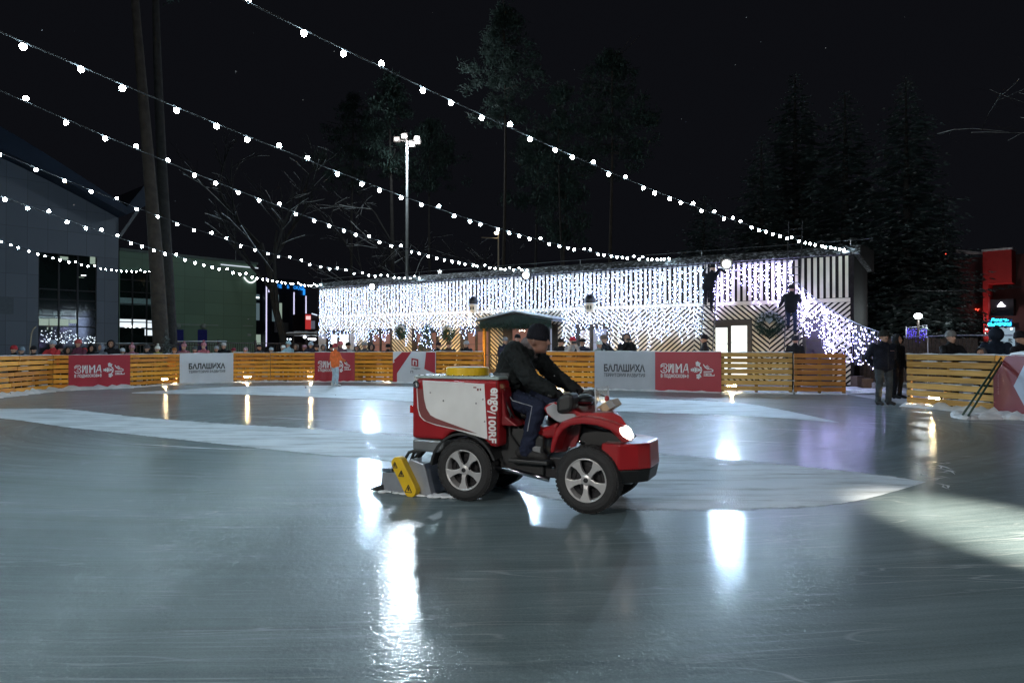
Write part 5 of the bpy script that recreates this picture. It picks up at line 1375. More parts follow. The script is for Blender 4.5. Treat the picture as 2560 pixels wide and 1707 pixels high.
# yoke and side panel of the jacket as their own slots
n = len(rm.polygons); c = np.empty(n*3); rm.polygons.foreach_get('center', c); c = c.reshape(-1, 3); mi = np.empty(n, np.int32); rm.polygons.foreach_get('material_index', mi)
nkv, chv, pv = np.array(nk), np.array(ch), np.array(pel)
yk = (mi == J) & (np.linalg.norm(c-(nkv+np.array((-.07,0,-.02))), axis=1) < .165) & (c[:, 2] > nkv[2]-.10)
mi[yk] = 6
sp = (mi == J) & (np.abs(c[:, 1]-.45) > .10) & (c[:, 0] < .36) & (c[:, 2] < 1.16) & (c[:, 2] > .90) & (c[:, 0] > .08+(1.16-c[:, 2])*.1)
mi[sp] = 7
rm.polygons.foreach_set('material_index', mi)
for i in range(8): rm.materials.append(None)
drv = bpy.data.objects.new('person', rm); C.objects.link(drv)
for i, m in enumerate([cloth((.010,.013,.014)), cloth((.013,.018,.038)), pm('driver_skin', (.21,.11,.08), .5, var=.15, vscale=25), M_RUB, cloth((.010,.010,.012)), M_HAIRD, M_YOKE, M_PANEL]): drv.material_slots[i].link = 'OBJECT'; drv.material_slots[i].material = m  # driver's skin has its own tone, darker than the shared skin
drv.location = VO; drv.rotation_euler = (0, 0, VR)
tag(drv, 'driver in a dark jacket, blue trousers and black beanie leaning over the handlebar', 'person')
hb_ = put_hat(drv, 'beanie', pm('black_knit', (.010,.011,.016), .9, var=.2, bump=.8, bscale=70, spec=.15), hd+Vector((-.010,0,-.012)), 0, .95); hb_.rotation_euler = (0, .14, 0)
mb = MB()
for s, off in ((-1,.17-.078), (1,.73+.078)): mb.tube([hips+Vector((.05,s*.20,.04)), Vector((.45,off,.925)), Vector((.64,off,.88)), Vector((.60,off+.01*s,.66))], .005, 5)
mb.build('piping', pm('piping_grey', (.22,.24,.28), .6, var=0), drv)

for k, o in enumerate([x for x in S.objects if 'filming with a phone' in x.get('label', '')]):
    ph = MB(); ph.box(-.075,.075,-.006,.006,-.04,.04); q = o.matrix_basis @ Vector((0,-.41,1.59)); t = thing('phone', ('dark phone held up by the onlooker in the red hat', 'dark phone held up by the person in the black hooded coat')[k], 'phone', q, o.rotation_euler.z, 'phones held up by onlookers')
    ph.build('body', M_BLACKP, t, bevel=.006); s_ = MB(); s_.box(-.068,.068,.0065,.0075,-.034,.034); s_.build('screen', em('phone_screen', (.6,.7,.8), .8), t)
# ================================================================== far buildings at the left
def panel_mat(name, col, sx, sz, dark=.62, rough=.5):
    m = bpy.data.materials.new(name); m.use_nodes = True; nt = m.node_tree; b = nt.nodes['Principled BSDF']; N = nt.nodes.new; L = nt.links.new
    t = N('ShaderNodeTexCoord'); mp = N('ShaderNodeMapping'); mp.inputs['Rotation'].default_value = (math.radians(90), 0, 0); L(t.outputs['Object'], mp.inputs['Vector'])
    br = N('ShaderNodeTexBrick'); br.offset = 0.0; br.inputs['Scale'].default_value = 1; br.inputs['Brick Width'].default_value = sx; br.inputs['Row Height'].default_value = sz; br.inputs['Mortar Size'].default_value = .018
    br.inputs['Color1'].default_value = (*col, 1); br.inputs['Color2'].default_value = (*[c*.86 for c in col], 1); br.inputs['Mortar'].default_value = (*[c*dark for c in col], 1)
    L(mp.outputs[0], br.inputs['Vector']); L(br.outputs['Color'], b.inputs['Base Color']); b.inputs['Roughness'].default_value = rough
    return m
def wall_frame(pxa, da, pxb, db_):
    A = Vector(((pxa-1280)/F*da, da, 0)); B = Vector(((pxb-1280)/F*db_, db_, 0)); d = B-A
    L = d.length; rz = math.atan2(d.y, d.x)
    def u(px):
        k = (px-1280)/F; D = d.normalized(); return (k*A.y-A.x)/(D.x-k*D.y)
    def z(px, py): return H+(868-py)/F*(A.y+d.normalized().y*u(px))
    return A, rz, L, u, z
M_GBLUE = panel_mat('blue_grey_panels', (.21,.245,.30), 1.15, 1.55)
M_GGREEN = panel_mat('green_panels', (.19,.31,.22), 1.6, 1.0)
M_WINDK = pm('dark_window', (.010,.018,.016), .08, var=.3, vscale=.6)
M_WINL = pm('lit_window', (.05,.06,.05), .3, var=.5, vscale=1.2, emit=(.62,.80,.66), estr=.28)
M_WINB = pm('bright_window', (.05,.06,.05), .3, var=.5, vscale=1.2, emit=(.82,.92,1.0), estr=.75)
M_TUBE = em('ceiling_tube', (.9,1,1), 3.5)
M_NAVY = pm('navy_roof', (.022,.040,.075), .4, var=.15, vscale=.5)
A, rz, L, u, z = wall_frame(-160,41.5, 295,49)
ar = thing('sports_hall', 'tall blue grey panelled hall with curved navy roof at the left edge', 'building', A, rz)
xr_ = u(295); z_r = z(295,545); z_l = z(-160,330)
def roofz(x): f = x/xr_; return z_l+(z_r-z_l)*(f**1.25)
prof = [(xr_*i/16, roofz(xr_*i/16)) for i in range(17)]
w0, w1 = u(95), u(241); wt = z(131,633)
mb = MB()    # wall built round the tall window strip
def wcol(xa, xb, za=0):
    q = [(x, zz) for x, zz in prof if xa < x < xb]; pts = [(xa, za), (xb, za), (xb, roofz(xb))]+q[::-1]+[(xa, roofz(xa))]
    mb.prism(pts, lambda x, z_: (x, 0, z_), lambda x, z_: (x, .5, z_))
wcol(0, w0); wcol(w0, w1, wt); wcol(w1, xr_); mb.build('wall', M_GBLUE, ar, fixn=True)
mb = MB(); mb.box(xr_-.4, xr_-.001, .5, 9, 0, z_r-.05); mb.build('end_wall', M_GBLUE, ar)
mb = MB(); rp = [(x, zz+.05) for x, zz in prof]+[(u(340), z(340,522)), (u(357), z(357,478))]
rp2 = [(x, zz+.55+1.2*(1-x/xr_)) for x, zz in rp[:-2]]+[(u(340), z(340,470))]
mb.prism(rp+rp2[::-1], lambda x, z_: (x,-1.6,z_), lambda x, z_: (x,9,z_)); mb.build('roof', M_NAVY, ar, fixn=True)
mb = MB(); mb.bar((u(297), -.2, z(297,590)), (u(352), -1.5, z(352,492)), .14, .14); mb.build('roof_strut', M_TILE, ar)
mb = MB(); mb.box(w0, w1, .10, .14, 0, wt); win = mb.build('window', M_WINDK, ar)
def zz(py, px=168): return z(px, py)
for a, b, t_, bt, mat in ((97,122,796,814,M_WINL), (124,145,796,814,M_WINL), (147,172,797,814,M_WINL), (174,195,798,808,M_WINL), (225,238,641,659,M_WINL), (148,170,640,648,M_WINL), (118,121,818,824,M_WINL), (129,132,818,824,M_WINL), (203,215,687,688.5,M_TUBE), (195,210,692,693,M_WINL)):
    mb = MB(); mb.box(u(a), u(b), .085, .098, zz(bt, a), zz(t_, a)); mb.build('pane', mat, win)
mb = MB()
for px in (95,147,194,241): mb.box(u(px)-.05, u(px)+.05, .03, .10, 0, wt-.05)
for py in (725,750,772,790,816): mb.box(w0, w1, .05, .09, zz(py)-.04, zz(py)+.04)
mb.build('mullion', M_BLACKP, win)
random.seed(41)     # lights of the rink mirrored in the glass, put in as small glowing beads
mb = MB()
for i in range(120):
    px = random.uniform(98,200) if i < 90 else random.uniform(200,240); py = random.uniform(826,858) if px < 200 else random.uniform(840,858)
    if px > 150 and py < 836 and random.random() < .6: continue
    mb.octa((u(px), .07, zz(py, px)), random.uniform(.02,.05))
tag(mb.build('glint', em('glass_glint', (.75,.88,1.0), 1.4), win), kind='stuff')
mb = MB(); mb.box(u(-5), u(33), -.03, -.001, z(10,785), z(10,742)); mb.build('vent_panel', pm('vent_dark', (.14,.17,.20), .5, var=.1), ar)

A, rz, L, u, z = wall_frame(297,50.0, 640,58.5)
gb = thing('green_hall', 'dark green panelled hall block with two blue doors behind the onlookers', 'building', A, rz)
zt2 = z(297,626); wx0, wx1 = u(299), u(387); za = z(340,797); zb2 = z(340,846)
mb = MB(); mb.box(wx1, L, 0, 8, 0, zt2); mb.box(0, wx0, 0, 8, 0, zt2); mb.box(wx0, wx1, 0.0, 8, z(340,678), zt2); mb.build('wall', M_GGREEN, gb)
mb = MB(); mb.box(wx0, wx1, .25, .3, 0, z(340,678)); win = mb.build('window', M_WINDK, gb)
for a, b, t_, bt in ((299,331,798,804), (334,367,798,804), (371,386,800,804), (299,331,806,818), (334,367,806,818), (371,386,806,820), (365,369,822,838), (372,386,824,838)):
    mb = MB(); mb.box(u(a), u(b), .22, .24, z(340,bt), z(340,t_)); mb.build('pane', M_WINB, win)
mb = MB()
for px in (317,328,338,352): mb.ball((u(px), .19, z(340,816)), .10, 7, 5)
mb.build('ceiling_lamp', M_TUBE, win)
mb = MB(); mb.box(wx0, wx1, .20, .245, z(340,745)-.5, z(340,745)); mb.build('pane', pm('teal_pane', (.02,.05,.06), .2, var=.4, emit=(.20,.34,.36), estr=.10), win)
mb = MB()
for px in (299,333,369,387): mb.box(u(px)-.05, u(px)+.05, .15, .25, 0, z(340,678))
for py in (700,730,760,797,805,820): mb.box(wx0, wx1, .17, .24, z(340,py)-.035, z(340,py)+.035)
mb.build('mullion', M_BLACKP, win)
M_BLUED = pm('blue_door', (.018,.022,.20), .4, var=.1)
for a, b in ((434,458), (494,517)):
    mb = MB(); mb.box(u(a), u(b), -.05, -.001, 0, z((a+b)/2,824)); dd = mb.build('door', M_BLUED, gb)
    mb = MB(); mb.box(u(b)-.18, u(b)-.10, -.09, -.051, 1.0, 1.15); mb.build('handle', M_ALU, dd)
M_TRIMG = pm('wall_conduit', (.35,.40,.40), .5, var=.1)
mb = MB(); mb.box(u(440), u(545), -.06, -.001, z(500,812)-.03, z(500,812)+.03); mb.box(u(606), u(632), -.06, -.001, z(615,814)-.03, z(615,814)+.02); mb.build('conduit', M_TRIMG, gb)
for px in (443,507): mb = MB(); mb.ball((u(px), -.1, z(px,815)), .22, 10, 7); mb.build('wall_lamp', pm('unlit_globe', (.30,.36,.34), .3, var=.05), gb, smooth=True)
mb = MB(); mb.box(0, L+.1, -.12, 8, zt2, zt2+.18); mb.build('parapet', pm('parapet', (.10,.14,.13), .5, var=.1), gb)
mb = MB(); mb.box(u(549), L+.1, -.14, -.121, zt2-.35, zt2-.27); mb.build('led_line', em('led_line', (.80,.88,1.0), .6), gb)
mb = MB(); mb.tube([(u(608)+(L-u(608))*i/8, -.1, z(620,694)-.42*math.sin(PI*i/8)**.8) for i in range(9)], .06, 5); mb.build('led_arc', em('led_arc', (.9,.95,1.0), 1.0), gb)
mb = MB(); mb.box(u(618), u(627), -.05, -.001, z(622,840), z(622,834)); mb.build('wall_plate', M_TRIMG, gb)
mb = MB(); mb.tube([(u(619), 2, zt2), (u(619), 2, zt2+1.4)], .03, 5); mb.build('antenna', M_ALU, gb)

A, rz, L, u, z = wall_frame(636,74, 770,80)
gl = thing('glass_arena', 'dark glazed arena with glowing blue roof lettering and vertical strips of light', 'building', A, rz)
zt3 = z(690,694); Lr = u(762)
mb = MB(); mb.box(0, Lr, .3, 12, 0, zt3); mb.build('wall', pm('arena_wall', (.020,.025,.040), .35, var=.2, vscale=.4), gl)
for a, b, t_, bt, mt in ((641,652,735,748,'c'), (641,652,757,800,'c'), (668,676,760,792,'c'), (684,700,735,760,'c'), (702,708,757,800,'l'), (684,700,765,803,'c'), (664,672,838,868,'l'), (640,655,836,868,'l')):
    mb = MB(); mb.box(u(a), u(b), .24, .29, z(a,bt), z(a,t_)); mb.build('window', M_WINL if mt == 'l' else pm('arena_pane', (.03,.04,.05), .2, var=.5, vscale=.8, emit=(.42,.62,.70), estr=.13), gl)
for px, py in ((646,744), (687,746), (689,751), (646,743)): mb = MB(); mb.box(u(px)-.15, u(px)+.2, .18, .235, z(px,py)-.03, z(px,py)+.03); mb.build('ceiling_tube', M_TUBE, gl)
mb = MB(); mb.box(u(682), u(708), -.9, -.2, z(690,830), z(690,806)); mb.build('kiosk_frame', pm('kiosk_grey', (.13,.14,.15), .5, var=.1), gl)
M_STRIP = em('led_strip', (.72,.70,1.0), 1.1)
for px, t_, bt in ((661,695,868), (667,700,733), (730,731,848), (760,740,848)):
    mb = MB(); mb.box(u(px)-.16, u(px)+.16, -.3, .29, 0, z(px,t_)+.1); po = mb.build('column', pm('arena_column', (.02,.025,.05), .4, var=.1), gl)
    mb = MB(); n = int((bt-t_)/2.6)
    for i in range(n): mb.box(u(px)-.055, u(px)+.055, -.36, -.301, z(px,t_+2.6*i+1.9), z(px,t_+2.6*i)); 
    mb.build('light_strip', M_STRIP, po)
mb = MB()
mf = lambda px, dz: (lambda a, b: (u(px)+a, .18, z(px,722)+dz+b))
for px, s_, hh, dz in ((694,'ЛЕ',.42,0.05), (720,'Б',.40,-.02), (736,'СК',.40,-.10), (748,'АЯ',.46,-.20)):
    text_into(mb, s_, mf(px, dz+.08), h=hh, bold=.03)
mb.build('lettering', em('blue_neon', (.02,.30,1.0), .8), gl)
mb = MB(); mb.box(u(759.5), u(764), .1,.18, z(762,742), z(762,722)); mb.build('neon_sign', em('blue_neon', (.02,.30,1.0), .8), gl)
# red shop and snowy awning right of the arena
A, rz, L, u, z = wall_frame(762,66, 800,67)
sh = thing('red_kiosk', 'small red lit kiosk front left of the striped building', 'kiosk', A, rz)
mb = MB(); mb.box(0, L, 0, 3, 0, z(780,784)); mb.build('wall', pm('kiosk_wall', (.05,.03,.04), .5, var=.2), sh)
mb = MB(); mb.box(u(763), u(776), -.1, -.001, z(770,823), z(770,786)); pz = mb.build('poster', pm('red_poster', (.2,.02,.02), .4, var=.5, vscale=2.5, emit=(.75,.05,.05), estr=.38), sh)
mb = MB(); mb.box(u(763.5), u(775), -.13, -.101, z(770,799), z(770,790)); mb.build('sign_print', pm('sign_glow', (.5,.1,.1), .4, var=.5, vscale=6, emit=(1,.65,.65), estr=.7), pz)
mb = MB(); mb.bar((u(777),-.2,z(777,784)), (u(800),-.2,z(800,791)), .08, .08); mb.build('roof_edge', em('roof_strip', (.7,.8,1.0), .9), sh)
for px in (778,784): mb = MB(); mb.box(u(px)-.1, u(px)+.1, -.08, -.001, z(px,822), z(px,802)); mb.build('shop_window', pm('shop_window', (.03,.03,.05), .3, var=.4, emit=(.5,.55,.75), estr=.12), sh)
A, rz, L, u, z = wall_frame(723,52, 798,52)
aw = thing('awning', 'snow covered awning left of the striped building', 'awning', A, rz)
mb = MB(); mb.box(0, L, -1, 1.5, z(760,838), z(760,834)); mb.build('awning_roof', M_DARKW, aw)
mb = MB()
for i in range(22): mb.ball((L*(i+.5)/22, 0, z(760,834)), (.16,.9,random.uniform(.10,.22)), 7, 5)
mb.build('snow', M_SNOW, aw, smooth=True)
for px in (730,762,792): mb = MB(); mb.tube([(u(px),.3,0), (u(px),.3,z(760,838))], .05, 6); mb.build('post', M_DARKW, aw)
mb = MB()
for px, py, s_ in ((724,848,.06), (731,848,.06), (766.5,843,.09), (777,847,.06), (782,847,.07), (786,848,.09), (791,848,.09)): mb.ball((u(px), -.5, z(px,py)), (s_*1.3,s_,s_), 7, 5)
mb.build('lamp', em('awning_lamp', (.85,.92,1.0), 5), aw)

# black railings behind the onlookers
def rail_fence(pxa, da, pxb, db_, zt_, step, lab):
    A = P(pxa,868,da); A.z = 0; B = P(pxb,868,db_); B.z = 0; d = B-A; L = d.length
    t = thing('metal_railing', lab, 'railing', A, math.atan2(d.y, d.x))
    mb = MB()
    for zz_ in (.25, zt_): mb.box(0, L, -.02,.02, zz_-.02, zz_+.02)
    mb.build('rail', M_DARKW, t)
    mb = MB(); n = int(L/step)
    for i in range(n): mb.box(i*step-.009, i*step+.009, -.009,.009, .1, zt_)
    mb.build('bars', M_DARKW, t)
    for i in range(int(L/2.5)+1): mb = MB(); mb.box(i*2.5-.04, i*2.5+.04, -.04,.04, 0, zt_+.15); mb.build('post', M_DARKW, t)
rail_fence(240,27.2, 560,30, 1.50, .13, 'black metal railing with snowy top bar before the green hall')
rail_fence(440,31.5, 800,41, 1.62, .15, 'black barred railing before the glazed arena')
mb = MB(); a = P(240,858,27.0); b = P(388,858,29.0); mb.tube([a, b], .025, 6); c1 = P(434,853,31); c2 = P(566,853,34); mb.tube([c1, c2], .03, 6)
tag(mb.build('handrail', pm('pale_handrail', (.35,.38,.40), .5, .3, var=.1), smooth=True), 'two pale snow dusted handrails behind the crowd on the left', 'handrail')
t = thing('crook_lamp', 'thin pole with a curved top standing among the onlookers at far left', 'pole', (P(75,868,24).x, 24, 0))
pp = [(0,0,0), (0,0,1.4), (.05,0,1.9), (.12,0,2.05), (.2,0,2.12)]; mb = MB(); mb.tube(pp, .022, 6); mb.build('pole', pm('pale_pole', (.40,.34,.26), .6, var=.1), t, smooth=True)

# ================================================================== right hand background
A, rz, L, u, z = wall_frame(2300,52, 2800,44)
ml = thing('red_mall', 'dark red shopping centre with a bright red portal at the right edge', 'building', A, rz)
M_MALL = pm('mall_red_dark', (.055,.006,.008), .6, var=.2, vscale=.3)
M_PORT = pm('portal_red', (.50,.020,.022), .5, var=.06)
mb = MB(); mb.box(0, L, 0, 12, 0, z(2420,645)); mb.build('wall', M_MALL, ml)
p0, p1 = u(2470), u(2541)
mb = MB(); zt4 = z(2505,632)
mb.box(p0, p0+.32, -1.6, -.01, 0, zt4); mb.box(p0+.321, p1, -1.6, -.01, z(2505,712), zt4); mb.build('portal', M_PORT, ml)
mb = MB(); mb.box(p0-.05, p1+.05, -1.65, .3, zt4+.002, zt4+.14); mb.build('snow', M_SNOW, ml)
mb = MB(); mb.prism([(u(2385), z(2385,626)), (p0, z(2470,634)), (p0, z(2470,639)), (u(2385), z(2385,631))], lambda x, z_: (x,-1,z_), lambda x, z_: (x,-.02,z_)); mb.build('roof_edge', pm('roof_edge_pale', (.35,.35,.38), .5, var=.1), ml, fixn=True)
mb = MB(); mb.box(p0+.33, p1, -1.0, -.01, z(2510,790), z(2510,750)); mb.build('sign_board', pm('board_dark', (.016,.016,.026), .5, var=.1), ml)
tx, tz = u(2511), z(2511,767.5)
mb = MB(); mb.prism([(tx-.24, tz), (tx+.24, tz), (tx, tz+.32)], lambda x, z_: (x,-1.06,z_), lambda x, z_: (x,-1.0,z_)); mb.build('triangle_sign', em('triangle_sign', (.95,.92,1.0), 6), ml, fixn=True)
mb = MB(); w_ = u(2541)-u(2482)
text_into(mb, 'Дочки-', lambda a, b: (u(2482)+w_*.13+a, -1.68, z(2511,806.5)+b), w=w_*.74, h=.27, bold=.03)
text_into(mb, 'сыночки', lambda a, b: (u(2482)+a, -1.68, z(2511,816)+b), w=w_*.97, h=.24, bold=.03)
mb.build('lettering', em('cyan_neon', (.02,.62,1.0), 3.6), ml)
mb = MB(); mb.box(p0+.33, p1, -1.64, -1.6, z(2511,818), z(2511,800)); mb.build('sign_back', pm('sign_back_blue', (.01,.02,.06), .4, var=0, emit=(.01,.06,.22), estr=.5), ml)
mb = MB(); mb.box(p0+.33, p1, -.6, -.5, 0, z(2511,819)); mb.build('shop_window', pm('shop_front', (.05,.06,.08), .3, var=.6, vscale=1.5, emit=(.35,.50,.62), estr=.45), ml)
mb = MB()
for px, py in ((2479,824), (2477,834), (2524,818), (2540,823)): mb.ball((u(px), -1.7, z(px,py)), .07, 7, 5)
mb.build('lamp', M_TUBE, ml)
mb = MB()
for px, py in ((2441,773), (2446,775), (2449,773), (2464,774), (2358,630), (2362,634), (2366,635)): mb.ball((u(px), -.1, z(px,py)), .045, 6, 4)
mb.build('red_lamp', em('red_lamp', (1,.06,.03), 3.5), ml)
mb = MB(); mb.box(u(2350), u(2372), -.9, -.3, z(2360,836), z(2360,822)); mb.box(u(2372)-.2, u(2376), -.9, -.3, 0, z(2360,812)); mb.build('entrance_post', M_PORT, ml)
q_ = ml.matrix_basis @ Vector((p0+.9, -3.4, 1.2)); spot('portal_fill', q_, ml.matrix_basis @ Vector((p0+.9, -1.2, 6.5)), 260, (1,.85,.8), 110, .9, .15)  # added uplight that brightens the portal, without a fitting
# white globe and violet light curtain beyond the gate
t = thing('street_lamp', 'white globe lamp shining behind the spruce right of the gate', 'street lamp', (P(2296,868,29.5).x, 29.5, 0))
mb = MB(); mb.tube([(0,0,0), (0,0,H+(868-800)/F*29.5)], .05, 7); mb.build('pole', M_DARKW, t)
mb = MB(); mb.ball((0,0,H+(868-790)/F*29.5), (.16,.16,.125), 14, 9); mb.build('globe', em('globe_lamp', (.90,.98,1.0), 9), t, smooth=True)
pl = bpy.data.lights.new('globe_light', 'POINT'); pl.energy = 110; pl.color = (.85,.97,1); pl.shadow_soft_size = .25
po = bpy.data.objects.new('globe_light', pl); C.objects.link(po); po.location = (t.location.x, 29.2, H+(868-790)/F*29.5)
t = thing('light_curtain', 'violet blue light curtain hanging beyond the railing right of the gate', 'light curtain', (P(2266,868,30).x, 30, 0), 0)
rnd = random.Random(5); M_VIOL = em('violet_bulb', (.13,.07,1.0), 5)
mb = MB(); mb.tube([(0,0,H+(868-826)/F*30+.1), (.9,0,H+(868-818)/F*30+.1)], .01, 4); mb.tube([(0,.02,0), (0,.02,2.3)], .03, 5); mb.tube([(.9,.02,0), (.9,.02,2.35)], .03, 5); mb.build('lead', M_LEAD, t)
for i in range(10): strand(t, .02+.095*i, 0, 2.25, rnd.uniform(.35,.62) if i < 4 else rnd.uniform(.6,.72), M_VIOL, 16, .03, 5000+i)
# railing and wire behind the right panel
mb = MB(); mb.tube([P(2255,842,24), P(2400,838,21), P(2560,838,17.5)], .022, 6); mb.tube([P(2320,842,22.5), P(2320,868,22.5)-Vector((0,0,1.35))], .02, 5)
tag(mb.build('handrail', pm('grey_handrail', (.30,.30,.33), .4, .5, var=.1)), 'grey handrail running behind the young man in the knitted hat', 'handrail')
mb = MB(); mb.tube(catmull([tuple(P(2270,725,30)), tuple(P(2380,727,28)), tuple(P(2480,724,26)), tuple(P(2570,715,25))], 6), .012, 4)
tag(mb.build('overhead_wire', M_CABLE), 'thin overhead wire crossing in front of the red portal', 'wire')
# clutter by the building corner
random.seed(6)
for px, py, w_, h_, c_, lab in ((2162,972,.42,.34,(.20,.13,.08),'brown cardboard box beside the building corner'), (2186,972,.34,.20,(.45,.45,.50),'white carton box beside the building corner'), (2143,970,.30,.42,(.12,.08,.06),'dark brown box against the building corner')):
    q = P(px,868,23.2); t = thing('carton_box', lab, 'box', (q.x, 23.2, 0), .3, 'boxes by the building corner')
    mb = MB(); mb.box(-w_/2, w_/2, -.15,.15, 0, h_); mb.build('carton', pm('card_%d' % px, c_, .8, var=.2), t, bevel=.01)
    mb = MB(); mb.box(-w_/2, w_/2, -.02,.02, h_+.001, h_+.006); mb.build('tape', M_TILE, t)
A_ = P(2120,868,26.5); t = thing('board_fence', 'dark vertical board fence right of the striped building', 'fence', (A_.x, 26.5, 0), -.1)
mb = MB()
for i in range(34): mb.box(i*.14, i*.14+.12, 0, .025, .05, 1.75+random.uniform(-.02,.02))
mb.build('boards', pm('weathered_boards', (.10,.075,.065), .8, var=.3), t)
mb = MB(); mb.box(0, 4.8, .026,.07, 1.3,1.38); mb.build('rail', M_DARKW, t)
# two green shafts leaning on the fence
for i, (x0, y0, x1, y1, lab) in enumerate(((2406,1047,2509,885,'dark green leaning pole with white tip, outer of the pair'), (2420,1049,2512,893,'dark green leaning pole with white tip, inner of the pair'))):
    a = G(x0, y0); dd = fence_depth(2495)-.04; b = P(x1, y1, dd); t = thing('scraper_pole', lab, 'pole', a, 0, 'green poles leaning on the right panel')
    mb = MB(); mb.tube([Vector((0,0,.08)), b-a], .020, 8); mb.build('shaft', pm('pole_green', (.008,.045,.030), .35, var=.15), t, smooth=True)
    mb = MB(); mb.tube([Vector((0,0,0)), (b-a)*.05], .024, 8); mb.build('tip', M_TILE, t, smooth=True)

# ================================================================== masts and street lamps behind
t = thing('lamp_mast', 'tall white mast with four floodlights behind the striped building', 'lamp mast', (P(1017,868,50).x, 50, 0))
zt_ = H+(868-352)/F*50
mb = MB(); mb.tube([(0,0,0), (0,0,zt_)], [.16,.08], 8); mb.build('pole', pm('mast_white', (.36,.38,.38), .4, .3, var=.15), t, smooth=True)
M_MASTL = em('mast_lamp', (.80,.92,1.0), 160)
for px, py, s_ in ((991,348,.10), (1010,340,.17), (1042,346,.17), (1044,355,.12), (1030,361,.11)):
    q = P(px,py,50); x_ = q.x-t.location.x
    mb = MB(); mb.box(x_-.22, x_+.22, -.1, .25, q.z-.15, q.z+.2); mb.bar((0,.1,zt_), (x_,.1,q.z), .05,.05); lm = mb.build('lamp_head', M_DARKW, t)
    mb = MB(); mb.ball((x_, -.14, q.z), (s_,.05,s_*.8), 10, 7); mb.build('glass', M_MASTL, lm)
pl = bpy.data.lights.new('mast_light', 'POINT'); pl.energy = 800; pl.color = (.8,.92,1); pl.shadow_soft_size = .3
po = bpy.data.objects.new('mast_light', pl); C.objects.link(po); po.location = (P(1017,868,50).x, 49.2, zt_-.3)
spot('mast_beam', tuple(P(1012,346,49.6)), (0, 6, 0), 5000, (.74,.88,1.0), 60, .9, .22)
t = thing('street_lamp', 'street lamp with a warm head and long arm behind the striped building', 'street lamp', (P(1246,868,44).x, 44, 0))
zt_ = H+(868-585)/F*44
mb = MB(); mb.tube([(0,0,0), (0,0,zt_)], [.07,.05], 7); mb.tube([(0,0,zt_-.28), (-1.1,0,zt_-.22)], .03, 6); mb.build('pole', pm('lamp_pole', (.34,.27,.2), .5, .3, var=.1), t)
mb = MB(); mb.box(-.25,.1,-.1,.1,zt_,zt_+.12); mb.build('lamp_head', M_DARKW, t)
mb = MB(); mb.ball((-.12,-.11,zt_+.05), (.14,.06,.09), 10, 7); mb.build('glass', em('warm_street_lamp', (1,.85,.55), 14), t)
mb = MB(); s5 = P(1099,679,40)
t = thing('star_light', 'small white star of light standing above the roof line', 'star', (s5.x, s5.y, 0))
pts = []
for i in range(10): r_ = .14 if i % 2 == 0 else .05; a_ = PI/2+2*PI*i/10; pts.append((r_*math.cos(a_), s5.z+r_*math.sin(a_)))
mb.prism(pts, lambda x, z_: (x,-.02,z_), lambda x, z_: (x,.02,z_)); mb.build('star', em('star_glow', (.85,.95,1), 4), t, fixn=True)
mb = MB(); mb.tube([(0,0.03,0), (0,.03,s5.z)], .02, 5); mb.build('pole', M_DARKW, t)

# ================================================================== trees
M_BARK = pm('pine_bark', (.028,.025,.023), .9, var=.4, vscale=4, bump=.8, bscale=9)
M_BARKR = pm('pine_bark_red', (.048,.038,.031), .9, var=.35, vscale=4, bump=.8, bscale=9)
M_BARKD = pm('grey_bark', (.020,.019,.018), .9, var=.4, vscale=4)
M_SPRUCE = pm('spruce_green', (.085,.12,.115), .7, var=.5, vscale=1.4)
M_PINEG = pm('pine_green', (.040,.070,.058), .7, var=.5, vscale=1.4)
M_SNOWT = pm('snow_on_twigs', (.78,.84,.86), .8, var=.3, vscale=2)
def spruce_meshes(h, rb, seed, z_low=.6):
    rnd = random.Random(seed); gm, sm = MB(), MB()
    n = int(h*3.4)
    for i in range(n):
        f = i/n; z = z_low+(h-z_low)*f; R_ = rb*(1-f)**.85*rnd.uniform(.75,1.12)+.12
        nb = 7 if f < .85 else 5; a0 = rnd.uniform(0, 6.3)
        for j in range(nb):
            a = a0+2*PI*j/nb+rnd.uniform(-.3,.3); r_ = R_*rnd.uniform(.6,1.05); c, s_ = math.cos(a), math.sin(a)
            steps = max(3, int(r_/.26))
            for k in range(1, steps+1):
                t = k/steps; rr = r_*t; zz_ = z-.38*r_*t+.22*r_*t*t*t; wd = (.16+.34*(1-t))*min(1, r_)
                px_, py_ = rr*c, rr*s_
                for m_ in range(4):
                    ln = wd*rnd.uniform(.7,1.3); da = rnd.uniform(-1.25,1.25); d = Vector((math.cos(a+da), math.sin(a+da), rnd.uniform(-.55,-.05))); q = Vector((px_, py_, zz_+rnd.uniform(-.05,.05)))
                    sd = Vector((-d.y, d.x, rnd.uniform(-.3,.3))).normalized()*ln*.30
                    gm.add([q-sd*.4, q+d*ln*.5-sd, q+d*ln*1.25, q+d*ln*.5+sd], [(0,1,2,3)])
                    if rnd.random() < (.16+.50*t):
                        o = Vector((0,0,.035)); sm.add([q+o-sd*.25, q+o+d*ln*.35-sd*.5, q+o+d*ln*.75, q+o+d*ln*.35+sd*.5], [(0,1,2,3)])
    return gm, sm
SPR = []
for sd, hh, rb in ((1,14,3.1), (2,16,3.5)):
    g_, s_ = spruce_meshes(hh, rb, sd); gme = g_.mesh('foliage'); gme.materials.append(M_SPRUCE); sme = s_.mesh('snow'); sme.materials.append(M_SNOWT); SPR.append((gme, sme, hh))
